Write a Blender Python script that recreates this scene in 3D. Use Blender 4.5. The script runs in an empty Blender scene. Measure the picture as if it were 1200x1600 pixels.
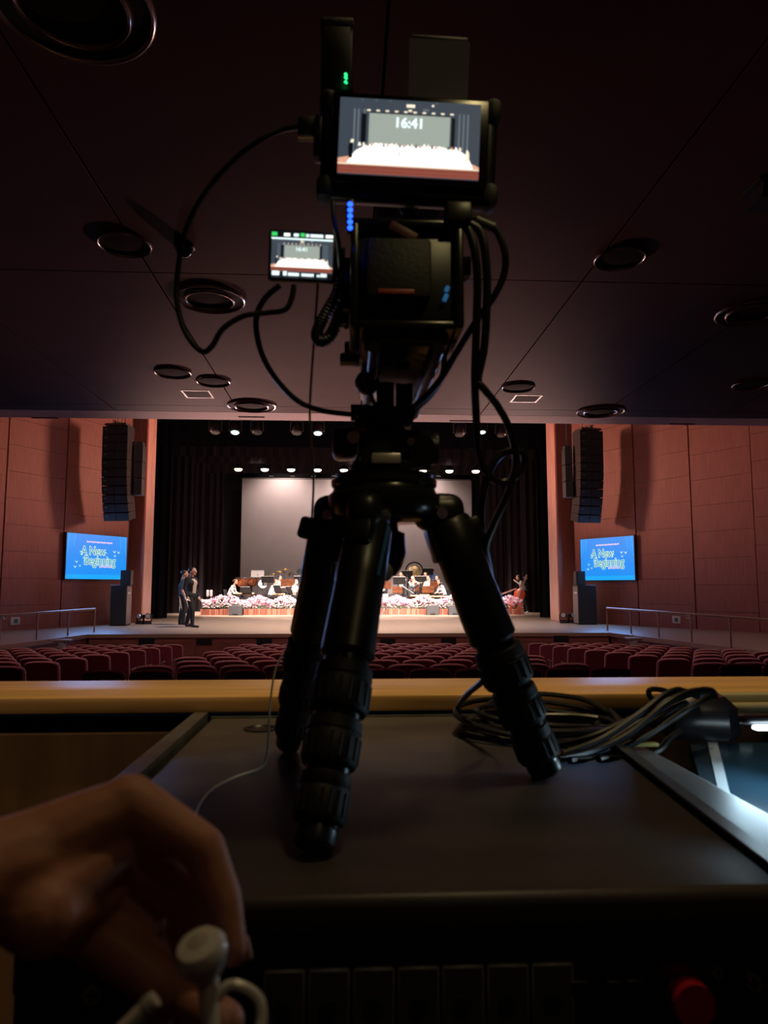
import bpy, bmesh, math, random
import numpy as np
from mathutils import Vector, Matrix, Euler
random.seed(7)
scene = bpy.context.scene
COL = scene.collection
V = Vector
PI = math.pi
# ------------------------------------------------------------------ camera
F = 1110.0                       # focal length in pixels of the 1200x1600 frame
EYE = V((0, 0, 1.2))
PITCH = math.atan(116 / F)
YAW = math.atan(55 * math.cos(PITCH) / F)
fwd = V((math.sin(YAW) * math.cos(PITCH), math.cos(YAW) * math.cos(PITCH), math.sin(PITCH)))
rgt = V((math.cos(YAW), -math.sin(YAW), 0))
upv = rgt.cross(fwd)
cam = bpy.data.cameras.new('camera'); camo = bpy.data.objects.new('camera', cam); COL.objects.link(camo)
camo.matrix_world = Matrix.Translation(EYE) @ Matrix((rgt, upv, -fwd)).transposed().to_4x4()
cam.sensor_width = 36; cam.sensor_height = 36; cam.sensor_fit = 'AUTO'
cam.lens = F / 1600 * 36
cam.clip_start = .02; cam.clip_end = 200
cam.dof.use_dof = True; cam.dof.focus_distance = 20; cam.dof.aperture_fstop = 8.5
scene.camera = camo
def ray(px, py):
    return fwd + rgt * ((px - 600) / F) + upv * ((800 - py) / F)
def at(px, py, Y):               # point on the photo's line of sight at hall distance Y
    d = ray(px, py); return EYE + d * (Y / d.y)
def atz(px, py, z):              # ... where that line meets the height z
    d = ray(px, py); return EYE + d * ((z - EYE.z) / d.z)
# ------------------------------------------------------------------ world, exposure, large lights
w = bpy.data.worlds.new('world'); scene.world = w; w.use_nodes = True
w.node_tree.nodes['Background'].inputs[0].default_value = (.5, .45, .5, 1)
w.node_tree.nodes['Background'].inputs[1].default_value = .003
scene.view_settings.view_transform = 'Standard'; scene.view_settings.look = 'None'
scene.view_settings.gamma = 1; scene.view_settings.use_curve_mapping = False
scene.view_settings.exposure = 0
def spot(name, loc, target, power, col, ang, blend=.6, size=.15):
    l = bpy.data.lights.new(name, 'SPOT'); l.energy = power; l.color = col
    l.spot_size = math.radians(ang); l.spot_blend = blend; l.shadow_soft_size = size
    o = bpy.data.objects.new(name, l); COL.objects.link(o); o.location = loc
    o.rotation_euler = (V(target) - V(loc)).to_track_quat('-Z', 'Y').to_euler(); return o
WARM = (1, .84, .76)
# stage wash from the lamp bars above the proscenium, over the orchestra and from the auditorium ceiling
for i, x in enumerate((-4.6, .2, 5.0)):
    spot('stage_front_wash', (x, 27.1, 6.65), (x * .85, 33.0, .2), 6800, WARM, 56, .7, .25)
    spot('stage_top_wash', (x, 34.4, 8.6), (x, 34.2, 0), 5200, WARM, 62, .8, .3)
    spot('cloth_wash', (x * .8, 38.6, 8.3), (x * .8, 40.2, 4.2), 800, (1, .80, .72), 120, .9, .4)
for x in (-4.5, 5.0):
    spot('house_front_wash', (x, 15.5, 10.0), (.2 + .2 * x, 32.2, .4), 20000, WARM, 27, .6, .3)
spot('apron_wash', (.2, 20.5, 10.0), (.2, 24.2, 0), 7500, WARM, 84, .9, .4)
# orange side lights in the wings, shining across on to the opposite side wall
spot('wall_wash', (6.7, 26.9, 6.2), (-8.6, 22.4, 6.4), 4700, (1, .42, .28), 40, 1, .9)
spot('wall_wash', (-6.3, 26.9, 6.2), (9.0, 22.4, 6.4), 4700, (1, .42, .28), 40, 1, .9)
# floor fixtures at the proscenium throwing pinkish light back under the balcony
spot('floor_throw', (-5.9, 24.3, .3), (.3, 9.0, 4.35), 10500, (1, .58, .50), 15, 1, .2).scale = (1.75, 1, 1)
spot('floor_throw', (6.3, 24.3, .3), (.1, 9.0, 4.35), 10500, (1, .58, .50), 15, 1, .2).scale = (1.75, 1, 1)
# unseen dim house light, added to lift the seats
hl = bpy.data.lights.new('house_light', 'AREA'); hl.shape = 'RECTANGLE'; hl.size = 14; hl.size_y = 3; hl.energy = 400; hl.color = (1, .74, .72)
hlo = bpy.data.objects.new('house_light', hl); COL.objects.link(hlo); hlo.location = (.2, 11.2, 10.1); hlo.rotation_euler = (math.radians(20), 0, 0)
# warm room lamps in the booth ceiling, with two added fills
spot('booth_lamp', (.45, .85, 3.33), (.35, 1.2, .9), 19, (1, .72, .36), 125, .8, .07)
spot('booth_lamp', (.3, 1.62, 3.33), (.3, 1.62, .9), 84, (1, .74, .36), 32, 1, .07).scale = (3.2, 1, 1)
spot('booth_lamp', (.9, -.6, 3.33), (.06, .92, 1.37), 34, (1, .80, .34), 12, .9, .07)
spot('booth_lamp', (.9, -.6, 3.33), (.3, .5, .9), 4.2, (1, .78, .45), 120, .6, .07)  # added weak spill to lift the front modules
spot('booth_lamp', (-1.6, -.8, 3.33), (-.75, 1.5, .78), 40, (1, .74, .44), 27, .8, .07)  # added fill on the parapet panels, cone narrowed to miss the hand
# ------------------------------------------------------------------ materials
MATS = {}
def M(name, col, rough=.55, metal=0, var=0, scale=8, stretch=(1, 1, 1), bump=0, emit=None, es=0, spec=.5, trans=0):
    if name in MATS: return MATS[name]
    m = bpy.data.materials.new(name); m.use_nodes = True; nt = m.node_tree; b = nt.nodes['Principled BSDF']
    c4 = (*col, 1)
    b.inputs['Base Color'].default_value = c4; b.inputs['Roughness'].default_value = rough
    b.inputs['Metallic'].default_value = metal; b.inputs['Specular IOR Level'].default_value = spec
    if trans: b.inputs['Transmission Weight'].default_value = trans
    if emit: b.inputs['Emission Color'].default_value = (*emit, 1); b.inputs['Emission Strength'].default_value = es
    if var or bump:
        tc = nt.nodes.new('ShaderNodeTexCoord'); mp = nt.nodes.new('ShaderNodeMapping'); nz = nt.nodes.new('ShaderNodeTexNoise')
        mp.inputs['Scale'].default_value = stretch; nz.inputs['Scale'].default_value = scale; nz.inputs['Detail'].default_value = 4
        nt.links.new(tc.outputs['Object'], mp.inputs[0]); nt.links.new(mp.outputs[0], nz.inputs['Vector'])
        if var:
            r = nt.nodes.new('ShaderNodeValToRGB'); e = r.color_ramp.elements
            e[0].position = .3; e[1].position = .7
            e[0].color = (*[max(0, c * (1 - var)) for c in col], 1); e[1].color = (*[min(1, c * (1 + var)) for c in col], 1)
            nt.links.new(nz.outputs['Fac'], r.inputs[0]); nt.links.new(r.outputs[0], b.inputs['Base Color'])
        if bump:
            bp = nt.nodes.new('ShaderNodeBump'); bp.inputs['Strength'].default_value = bump; bp.inputs['Distance'].default_value = .01
            nt.links.new(nz.outputs['Fac'], bp.inputs['Height']); nt.links.new(bp.outputs[0], b.inputs['Normal'])
    MATS[name] = m; return m
def E(name, col, es): return M(name, (.01, .01, .01), .4, emit=col, es=es)
# ------------------------------------------------------------------ mesh builder
class MB:
    def __init__(s): s.v = []; s.f = []; s.m = []
    def add(s, vs, fs, mi=0):
        n = len(s.v); s.v += [V(p) for p in vs]; s.f += [tuple(i + n for i in f) for f in fs]; s.m += [mi] * len(fs); return s
    def box(s, c, d, rot=None, mi=0, top=None):
        hx, hy, hz = d[0] / 2, d[1] / 2, d[2] / 2; t = top or (1, 1)
        p = [V((x * hx * (t[0] if z > 0 else 1), y * hy * (t[1] if z > 0 else 1), z * hz)) for z in (-1, 1) for y in (-1, 1) for x in (-1, 1)]
        if rot is not None:
            R = rot if isinstance(rot, Matrix) else Euler(rot).to_matrix(); p = [R @ q for q in p]
        c = V(c)
        return s.add([q + c for q in p], [(0, 2, 3, 1), (4, 5, 7, 6), (0, 1, 5, 4), (2, 6, 7, 3), (0, 4, 6, 2), (1, 3, 7, 5)], mi)
    def rbox(s, c, d, r, rot=None, mi=0, seg=2):
        bm = bmesh.new(); bmesh.ops.create_cube(bm, size=1)
        for q in bm.verts: q.co = V((q.co.x * d[0], q.co.y * d[1], q.co.z * d[2]))
        bmesh.ops.bevel(bm, geom=bm.edges[:], offset=min(r, min(d) * .49), segments=seg, profile=.5, affect='EDGES')
        R = Matrix.Identity(3) if rot is None else (rot if isinstance(rot, Matrix) else Euler(rot).to_matrix())
        bm.verts.index_update()
        s.add([R @ q.co + V(c) for q in bm.verts], [tuple(q.index for q in f.verts) for f in bm.faces], mi); bm.free(); return s
    def rings(s, rs, mi=0, cap=True, closed=False):
        n = len(rs[0]); vs = [p for r in rs for p in r]; fs = []
        for i in range(len(rs) - (0 if closed else 1)):
            a = i * n; b = ((i + 1) % len(rs)) * n
            for k in range(n): fs.append((a + k, a + (k + 1) % n, b + (k + 1) % n, b + k))
        if cap and not closed: fs.append(tuple(range(n - 1, -1, -1))); fs.append(tuple((len(rs) - 1) * n + k for k in range(n)))
        return s.add(vs, fs, mi)
    def cyl(s, a, b, r0, r1=None, n=16, mi=0, prof=None):
        # prof: list of (t, radius) along a->b
        a, b = V(a), V(b); r1 = r0 if r1 is None else r1; d = (b - a).normalized()
        u = d.orthogonal().normalized(); w_ = d.cross(u)
        prof = prof or [(0, r0), (1, r1)]
        return s.rings([[a + (b - a) * t + (u * math.cos(2 * PI * k / n) + w_ * math.sin(2 * PI * k / n)) * r for k in range(n)] for t, r in prof], mi)
    def tube(s, pts, r, n=8, sub=6, mi=0, smooth=True):
        P = [V(p) for p in pts]
        if smooth and len(P) > 2:
            Q = []
            for i in range(len(P) - 1):
                p0 = P[max(i - 1, 0)]; p1 = P[i]; p2 = P[i + 1]; p3 = P[min(i + 2, len(P) - 1)]
                for k in range(sub):
                    t = k / sub
                    Q.append(.5 * ((2 * p1) + (p2 - p0) * t + (2 * p0 - 5 * p1 + 4 * p2 - p3) * t * t + (3 * p1 - p0 - 3 * p2 + p3) * t ** 3))
            P = Q + [P[-1]]
        rs = []; u = None
        for i, p in enumerate(P):
            d = (P[min(i + 1, len(P) - 1)] - P[max(i - 1, 0)])
            d = d.normalized() if d.length > 1e-9 else V((0, 0, 1))
            u = d.orthogonal().normalized() if u is None else (u - d * u.dot(d)).normalized()
            w_ = d.cross(u)
            rr = r(i / (len(P) - 1)) if callable(r) else r
            rs.append([p + (u * math.cos(2 * PI * k / n) + w_ * math.sin(2 * PI * k / n)) * rr for k in range(n)])
        return s.rings(rs, mi)
    def lathe(s, c, prof, n=24, axis=None, mi=0, cap=True):
        ax = V(axis or (0, 0, 1)).normalized(); u = ax.orthogonal().normalized(); w_ = ax.cross(u); c = V(c)
        return s.rings([[c + ax * h + (u * math.cos(2 * PI * k / n) + w_ * math.sin(2 * PI * k / n)) * max(r, 1e-4) for k in range(n)] for r, h in prof], mi, cap)
    def ell(s, c, r, n=12, m=8, rot=None, mi=0):
        c = V(c); r = (r, r, r) if not hasattr(r, '__len__') else r
        R = Matrix.Identity(3) if rot is None else Euler(rot).to_matrix(); rs = []
        for i in range(m + 1):
            t = PI * max(.03, min(.97, i / m)); z = -math.cos(t); q = math.sin(t)
            rs.append([c + R @ V((r[0] * q * math.cos(2 * PI * k / n), r[1] * q * math.sin(2 * PI * k / n), r[2] * z)) for k in range(n)])
        return s.rings(rs, mi)
    def prism(s, poly, a, b, mi=0):   # poly of 3D points swept by vector b-a
        d = V(b) - V(a); n = len(poly); P = [V(p) for p in poly]
        return s.add(P + [p + d for p in P], [tuple(range(n - 1, -1, -1)), tuple(range(n, 2 * n))] + [(k, (k + 1) % n, n + (k + 1) % n, n + k) for k in range(n)], mi)
    def mesh(s, name, mats, off=V((0, 0, 0)), smooth=True, ang=38):
        me = bpy.data.meshes.new(name); off = V(off)
        me.from_pydata([tuple(p - off) for p in s.v], [], s.f)
        mats = mats if isinstance(mats, (list, tuple)) else [mats]
        for m in mats: me.materials.append(m)
        if len(mats) > 1: me.polygons.foreach_set('material_index', s.m)
        bm = bmesh.new(); bm.from_mesh(me); bmesh.ops.recalc_face_normals(bm, faces=bm.faces[:]); bm.to_mesh(me); bm.free()
        if smooth:
            me.polygons.foreach_set('use_smooth', [True] * len(me.polygons)); me.set_sharp_from_angle(angle=math.radians(ang))
        me.update(); return me
def tag(o, label=None, cat=None, group=None, kind=None):
    if label: o['label'] = label
    if cat: o['category'] = cat
    if group: o['group'] = group
    if kind: o['kind'] = kind
    return o
def wloc(p):
    l = V((0, 0, 0))
    while p: l = l + p.location; p = p.parent
    return l
def obj(name, me, parent=None, loc=(0, 0, 0)):
    o = bpy.data.objects.new(name, me); COL.objects.link(o); o.parent = parent; o.location = loc; return o
def part(name, mb, mats, parent, **k):            # mb in world coordinates, parent unrotated
    return obj(name, mb.mesh(name, mats, wloc(parent), **k), parent)
def lpart(name, mb, mats, parent, **k):           # mb already in the parent's own coordinates
    return obj(name, mb.mesh(name, mats, **k), parent)
def solo(name, mb, mats, base, label, cat, group=None, **k):
    o = obj(name, mb.mesh(name, mats, V(base), **k), None, base); return tag(o, label, cat, group)
def struct(name, mb, mats, **k):
    return tag(obj(name, mb.mesh(name, mats, **k)), kind='structure')
def thing(name, loc, label, cat, group=None, rot=None):
    o = obj(name, None, None, loc); o.empty_display_size = .05
    if rot: o.rotation_euler = rot
    return tag(o, label, cat, group)
def copy_tree(o, parent=None):
    c = o.copy(); COL.objects.link(c); c.parent = parent
    for ch in list(o.children): copy_tree(ch, c)
    return c
def text_mesh(body, size, mat, bold=0.0, shear=0.0, width=None):
    cu = bpy.data.curves.new('lettering', 'FONT'); cu.body = body; cu.size = size; cu.align_x = 'CENTER'; cu.align_y = 'CENTER'
    cu.offset = bold; cu.shear = shear; cu.resolution_u = 3
    if width: cu.space_character = width
    t = bpy.data.objects.new('lettering', cu); COL.objects.link(t)
    dg = bpy.context.evaluated_depsgraph_get(); me = bpy.data.meshes.new_from_object(t.evaluated_get(dg))
    bpy.data.objects.remove(t); me.materials.clear(); me.materials.append(mat); return me
# continuous organic bodies: tapered capsules and ellipsoids fused by a voxel remesh, one material per capsule
def organic(name, caps, mats, voxel, smooth_it=6, extra=None, paint=None):
    mb = MB()
    for c in caps:
        a, r0, b, r1 = V(c[0]), c[1], V(c[2]), c[3]
        d = (b - a); L = max(d.length, 1e-5); n = 12
        pr = [(-r0 / L * .95, r0 * .3), (-r0 / L * .7, r0 * .72), (-.3 * r0 / L, r0 * .95), (0, r0), (1, r1), (1 + .3 * r1 / L, r1 * .95), (1 + r1 / L * .7, r1 * .72), (1 + r1 / L * .95, r1 * .3)]
        mb.cyl(a, b, r0, r1, n=n, prof=pr)
    for e in (extra or []): mb.ell(*e[:2], n=16, m=12, rot=e[2] if len(e) > 2 else None)
    me = mb.mesh(name, mats, smooth=False)
    o = bpy.data.objects.new(name, me); COL.objects.link(o)
    rm = o.modifiers.new('r', 'REMESH'); rm.mode = 'VOXEL'; rm.voxel_size = voxel
    if smooth_it: sm = o.modifiers.new('s', 'SMOOTH'); sm.iterations = smooth_it; sm.factor = .5
    dg = bpy.context.evaluated_depsgraph_get(); out = bpy.data.meshes.new_from_object(o.evaluated_get(dg))
    bpy.data.objects.remove(o); bpy.data.meshes.remove(me)
    out.materials.clear()
    for m in mats: out.materials.append(m)
    idx = np.zeros(len(out.polygons), dtype=np.int32)
    if len(mats) > 1:
        C = np.empty(len(out.polygons) * 3); out.polygons.foreach_get('center', C); C = C.reshape(-1, 3); best = np.full(len(C), 1e9)
        for c in caps:
            a, b = np.array(c[0]), np.array(c[2]); d = b - a; L2 = max(d @ d, 1e-12)
            t = np.clip((C - a) @ d / L2, 0, 1); q = np.linalg.norm(C - a - t[:, None] * d, axis=1) - (c[1] + (c[3] - c[1]) * t)
            k = q < best; best[k] = q[k]; idx[k] = c[4]
        if paint: idx = paint(C, idx)
    out.polygons.foreach_set('material_index', idx); out.polygons.foreach_set('use_smooth', [True] * len(out.polygons)); out.update()
    return out
# ================================================================== THE SETTING
wood_red = M('red_brown_wood', (.31, .092, .064), .5, var=.14, scale=6, stretch=(3, 3, .35), bump=.05)
wood_dark = M('panel_gap', (.10, .03, .02), .8)
ceil_m = M('ceiling_board', (.118, .047, .048), .75, var=.10, scale=2, bump=.02, spec=.12)
gap_m = M('dark_gap', (.012, .009, .009), .9)
black_m = M('black_masking', (.012, .012, .014), .9)
lip_m = M('pale_soffit', (.84, .68, .67), .85, spec=.05)
stage_m = M('stage_boards', (.48, .35, .255), .42, var=.15, scale=5, stretch=(.4, 9, 1))
apron_m = M('apron_face', (.30, .095, .07), .5, var=.2, scale=4, stretch=(.5, 3, 3))
carpet_m = M('hall_carpet', (.06, .025, .025), .95, var=.3, scale=40)
rail_m = M('rail_wood', (.66, .38, .14), .38, var=.18, scale=5, stretch=(.5, 8, 8), bump=.03)
ppanel_m = M('parapet_veneer', (.24, .13, .06), .5, var=.25, scale=4, stretch=(4, 4, .5))
ZS = -.04                                                   # stage floor height
def hall_z(y): return -.73 - .049 * (y - 9.2)
# control booth floor, auditorium floor
struct('floor', MB().box((0, -.8, -.1), (22, 5.0, .2)), carpet_m)
struct('floor_auditorium', MB().add([(-12, 1.7, hall_z(1.7)), (12, 1.7, hall_z(1.7)), (12, 19.2, hall_z(19.2)), (-12, 19.2, hall_z(19.2)),
        (-12, 1.7, hall_z(1.7) - .3), (12, 1.7, hall_z(1.7) - .3), (12, 19.2, hall_z(19.2) - .3), (-12, 19.2, hall_z(19.2) - .3)],
        [(0, 1, 2, 3), (7, 6, 5, 4), (0, 4, 5, 1), (1, 5, 6, 2), (2, 6, 7, 3), (3, 7, 4, 0)]), carpet_m)
# ---- ceiling over the booth: separate boards with recessed joints
ZC = 3.4
ce = struct('ceiling', MB().box((0, 2.9, ZC + .16), (24, 12.0, .2)), gap_m)
xs = [-11.9, -7.56, -6.02, -4.48, -2.94, -1.40, .14, 1.68, 3.22, 4.76, 6.3, 7.84, 11.9]; ys = [-3.0, 1.18, 4.88, 8.62, 8.93]
for j in range(len(ys) - 1):
    for i in range(len(xs) - 1):
        a, b, c, d = xs[i] + .007, xs[i + 1] - .007, ys[j] + .006, ys[j + 1] - .006
        o = part('ceiling_board', MB().box(((a + b) / 2, (c + d) / 2, ZC + .03), (b - a, d - c, .06)), ceil_m, ce)
# pale soffit strip at the ceiling's front edge, rising towards the stage, and the balcony front above it
lz = lambda y: ZC + (y - 8.93) * .066
so = struct('trim_1', MB().prism([(-11.9, 8.94, lz(8.94)), (-11.9, 9.52, lz(9.52)), (-11.9, 9.52, ZC + .3), (-11.9, 8.94, ZC + .3)], (0, 0, 0), (23.8, 0, 0)), lip_m)
struct('wall_balcony_front', MB().box((0, 9.3, ZC + .85), (23.8, .4, 1.1)), wood_red)
for px, py in ((393, 652), (70, 655), (1066, 664), (722, 659)):
    p = atz(px, py, lz(9.2)); part('slot_vent', MB().box((p.x, p.y, lz(p.y) - .002), (.34, .05, .012), rot=(math.atan(.066), 0, 0)), gap_m, so)
# ---- parapet with wooden rail in front of the booth
pa = struct('wall_parapet', MB().box((0, 1.57, .37), (23.6, .16, 1.14)), gap_m)
sx0 = at(162, 1165, 1.52).x
for i in range(16):
    part('parapet_panel', MB().rbox((sx0 - 10.5 + i * 1.4 + .7, 1.473, .457), (1.386, .03, .914), .003, seg=1), ppanel_m, pa)
struct('trim_2', MB().rbox((0, 1.545, .972), (23.6, .25, .032), .006), rail_m)
# ---- side walls: boards in courses, deep joint between the columns
AL = V((-7.52, 24.6, 0)); AR = V((7.93, 24.6, 0))
def side_wall(name, A, sx):
    d = V((.47 * sx, -.883, 0)).normalized(); n = V((-d.y * -sx, d.x * sx, 0)); n = V((-.883 * sx, -.47, 0)).normalized()
    ang = math.atan2(d.y, d.x)
    st = struct(name, MB().box(A + d * 4.2 - n * .16 + V((0, 0, 4.2)), (8.6, .2, 11.0), rot=(0, 0, ang)), wood_dark)
    cuts = [.0, 2.66, 4.70, 6.6, 8.45]
    for ci in range(4):
        t0, t1 = cuts[ci] + .012, cuts[ci + 1] - (.035 if ci in (0, 1) else .01)
        off = (0, .28, .1, .4)[ci]; z = -1.15 + off
        while z < 9.6:
            z0, z1 = z, z + .765
            proud = random.uniform(0, .006)
            part('wall_board', MB().box(A + d * ((t0 + t1) / 2) + n * (-.03 + proud) + V((0, 0, (z0 + z1) / 2)), (t1 - t0, .06, z1 - z0 - .007), rot=(0, 0, ang)), wood_red, st)
            z += .765
    return d, n
dL, nL = side_wall('wall_left', AL, -1)
dR, nR = side_wall('wall_right', AR, 1)
struct('wall_side_left', MB().box((-11.75, 6.6, 3), (.2, 21, 12)), wood_red)
struct('wall_side_right', MB().box((12.15, 6.6, 3), (.2, 21, 12)), wood_red)
struct('wall_rear', MB().box((0, -3.2, 1.8), (24, .2, 4)), wood_red)
struct('ceiling_auditorium', MB().box((0, 17.2, 10.4), (24.5, 15.6, .2)), ceil_m)
# ---- proscenium: narrow return, reveal with orange stage light put into its colour, header
rv = M('proscenium_wood', (.95, .48, .38), .45, var=.15, scale=5, stretch=(3, 3, .3))
for nm, x0, x1 in (('wall_proscenium_left', -7.55, -7.07), ('wall_proscenium_right', 7.96, 7.40)):
    s = 1 if x0 < x1 else -1
    st = struct(nm, MB().prism([(x0, 24.84, -.3), (x1, 24.80, -.3), (x1, 25.95, -.3), (x0 - s * 3.2, 25.95, -.3), (x0 - s * 3.2, 24.95, -.3)], (0, 0, 0), (0, 0, 10.5)), wood_red)
    part('reveal_board', MB().box((x1 + s * .012, 25.2, 4.9), (.024, .62, 9.84)), rv, st)
    part('reveal_board', MB().box((x1 + s * .008, 25.75, 4.9), (.016, .40, 9.84)), rv, st)
struct('wall_proscenium_header', MB().box((.17, 25.3, 9.4), (14.5, 1.2, 2.2)), wood_red)
# ---- stage floor with side galleries, apron face
sf = MB().prism([(-6.76, 19.0, ZS - .12), (7.02, 19.0, ZS - .12), (8.55, 9.5, ZS - .12), (11.9, 9.5, ZS - .12), (11.9, 24.5, ZS - .12), (10.6, 25.9, ZS - .12), (10.4, 41, ZS - .12), (-10, 41, ZS - .12), (-10.2, 25.9, ZS - .12), (-11.5, 24.5, ZS - .12), (-11.5, 9.5, ZS - .12), (-8.3, 9.5, ZS - .12)], (0, 0, 0), (0, 0, .12))
struct('floor_stage', sf, stage_m)
st = struct('wall_stage_front', MB().box((.13, 19.11, -.72), (13.7, .2, 1.12)), apron_m)
part('edge_strip', MB().box((.13, 18.985, ZS - .045), (13.8, .03, .09)), M('stage_nosing', (.42, .25, .17), .45), st)
for i in range(10):
    part('fascia_board', MB().box((.13 - 6.165 + i * 1.37, 18.995, -.74), (1.36, .03, 1.0)), apron_m, st)
for px, py in ((229, 1002), (319, 1003), (413, 1003), (606, 1003), (701, 1002), (877, 998)):
    p = at(px, py, 18.97); part('floor_vent', MB().box((p.x, 18.975, p.z), (.40, .02, .16)), black_m, st)
for nm, a, b in (('wall_gallery_left', (-6.76, 19.0), (-8.3, 9.5)), ('wall_gallery_right', (7.02, 19.0), (8.55, 9.5))):
    d = V((b[0] - a[0], b[1] - a[1], 0)); L = d.length; m_ = V(((a[0] + b[0]) / 2, (a[1] + b[1]) / 2, -.72)); n = V((d.y, -d.x, 0)).normalized() * (-1 if a[0] < 0 else 1)
    st = struct(nm, MB().box(m_ - n * .08, (L, .12, 1.12), rot=(0, 0, math.atan2(d.y, d.x))), apron_m)
    part('edge_strip', MB().box(V((m_.x, m_.y, ZS - .05)) - n * .0, (L, .06, .10), rot=(0, 0, math.atan2(d.y, d.x))), M('gallery_nosing', (.40, .22, .15), .5), st)
# ---- stage house
struct('wall_stage_back', MB().box((.2, 41.0, 5.5), (20.6, .2, 13)), black_m)
struct('wall_stage_left', MB().box((-10.0, 33.5, 5.5), (.2, 15, 13)), black_m)
struct('wall_stage_right', MB().box((10.4, 33.5, 5.5), (.2, 15, 13)), black_m)
struct('ceiling_stage', MB().box((.2, 33.4, 12.1), (20.6, 15.4, .2)), black_m)
# ---- ceiling fittings
ring_m = M('lamp_trim', (.65, .55, .52), .25, metal=.7)
diff_m = M('lamp_diffuser', (.028, .015, .013), .9, spec=.1)  # dark tone stands in for the shade inside a recessed lamp
reflm = M('lamp_reflector', (.5, .42, .40), .2, metal=.8)
def ring_lamp(px, py, r, double, label, lit=False):
    p = atz(px, py, ZC); t = thing('ceiling_downlight', p, label, 'ceiling light', 'round downlights in the ceiling')
    m = MB(); m.lathe((0, 0, 0), [(r * .92, -.001), (r * .925, -.011), (r * .945, -.017), (r * .965, -.019), (r * .985, -.015), (r * .998, -.007), (r, -.001)], 40, cap=False)
    lpart('outer_ring', m, ring_m, t)
    if double:
        m = MB(); m.lathe((0, 0, 0), [(r * .90, -.010), (r * .70, -.006)], 40, cap=False); lpart('dark_groove', m, gap_m, t)
        m = MB(); m.lathe((0, 0, 0), [(r * .63, -.004), (r * .635, -.018), (r * .655, -.026), (r * .68, -.028), (r * .70, -.022), (r * .715, -.012), (r * .72, -.004)], 40, cap=False); lpart('inner_ring', m, reflm, t)
        m = MB(); m.lathe((0, 0, 0), [(r * .655, -.006), (r * .3, -.010), (.001, -.011)], 40, cap=False); lpart('diffuser', m, diff_m, t)
    else:
        m = MB(); m.lathe((0, 0, 0), [(r * .895, -.004), (r * .4, -.008), (.001, -.009)], 40, cap=False); lpart('diffuser', m, diff_m, t)
for a in ((112, 5, .31, 1, 'very large double-ringed downlight, biggest in the ceiling'),
          (195, 381, .17, 0, 'single-ringed downlight beside the small dome detector'),
          (328, 467, .27, 1, 'double-ringed downlight past the dome detector, between two ceiling joints'),
          (333, 596, .185, 0, 'small single-ringed downlight lying on a ceiling joint behind the small grille'),
          (393, 634, .30, 1, 'double-ringed downlight at ceiling front edge, catching pink stage light'),
          (270, 582, .19, 0, 'faint unlit flush downlight beside the one on the ceiling joint'),
          (968, 403, .17, 0, 'single-ringed downlight where two ceiling joints meet near the looping cables'),
          (810, 605, .185, 0, 'small single-ringed downlight on the joint beside the other small grille'),
          (938, 643, .30, 1, 'double-ringed downlight at ceiling front edge, catching blue screen light'),
          (1172, 489, .27, 1, 'dim double-ringed downlight on the dark side of the ceiling'),
          (1172, 601, .19, 0, 'barely visible flush downlight in the darkest ceiling part')):
    ring_lamp(*a)
p = atz(288, 383, ZC); t = thing('dome_detector', p, 'small dark dome detector on ceiling behind the hanging cable loop', 'detector')
lpart('collar', MB().lathe((0, 0, 0), [(.065, 0), (.068, -.02), (.055, -.03)], 24), M('det_collar', (.05, .045, .045), .4), t)
lpart('dome', MB().lathe((0, 0, -.03), [(.055, 0), (.05, -.025), (.03, -.045), (.008, -.052)], 24), M('det_dome', (.03, .03, .035), .12), t)
for px, py, lb in ((309, 616, 'small square ceiling grille beside the joint under warm light'), (822, 623, 'small square ceiling grille near the cable loop')):
    p = atz(px, py, ZC); t = thing('ceiling_grille', p, lb, 'vent')
    lpart('frame', MB().box((-.15, 0, -.0015), (.02, .32, .003)).box((.15, 0, -.0015), (.02, .32, .003)).box((0, -.15, -.0015), (.28, .02, .003)).box((0, .15, -.0015), (.28, .02, .003)), M('grille_frame', (.05, .03, .028), .5), t)
    lpart('grille', MB().box((0, 0, -.001), (.28, .28, .002)), gap_m, t)
p = atz(1190, 293, ZC); t = thing('ceiling_projector_mount', p, 'black wedge-shaped fitting at the ceiling, far from every lamp', 'fitting')
lpart('body', MB().box((.06, 0, -.05), (.22, .16, .10), top=(.8, .9)), M('fitting_black', (.01, .01, .011), .6), t)
lpart('mounting_plate', MB().box((.06, 0, -.004), (.26, .2, .008)), M('fitting_black', (.01, .01, .011), .6), t)
# booth lamp housings; the one for the parapet panels is added, out of view
for bx_, by_, lb in ((.45, .85, 'warm ceiling lamp directly above the desk'), (.9, -.6, 'warm ceiling lamp behind the photographer'), (-1.6, -.8, 'warm ceiling lamp aimed at the parapet panels'), (.3, 1.62, 'warm ceiling lamp right above the parapet rail')):
    t = thing('booth_downlight', (bx_, by_, ZC), lb, 'ceiling light')
    lpart('housing', MB().lathe((0, 0, 0), [(.12, 0), (.13, -.02), (.11, -.03), (.10, -.005)], 24, cap=False), ring_m, t)
    lpart('bulb', MB().lathe((0, 0, 0), [(.06, -.004), (.05, -.03), (.01, -.04)], 16), E('warm_bulb', (1, .75, .4), 3), t)
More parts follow.
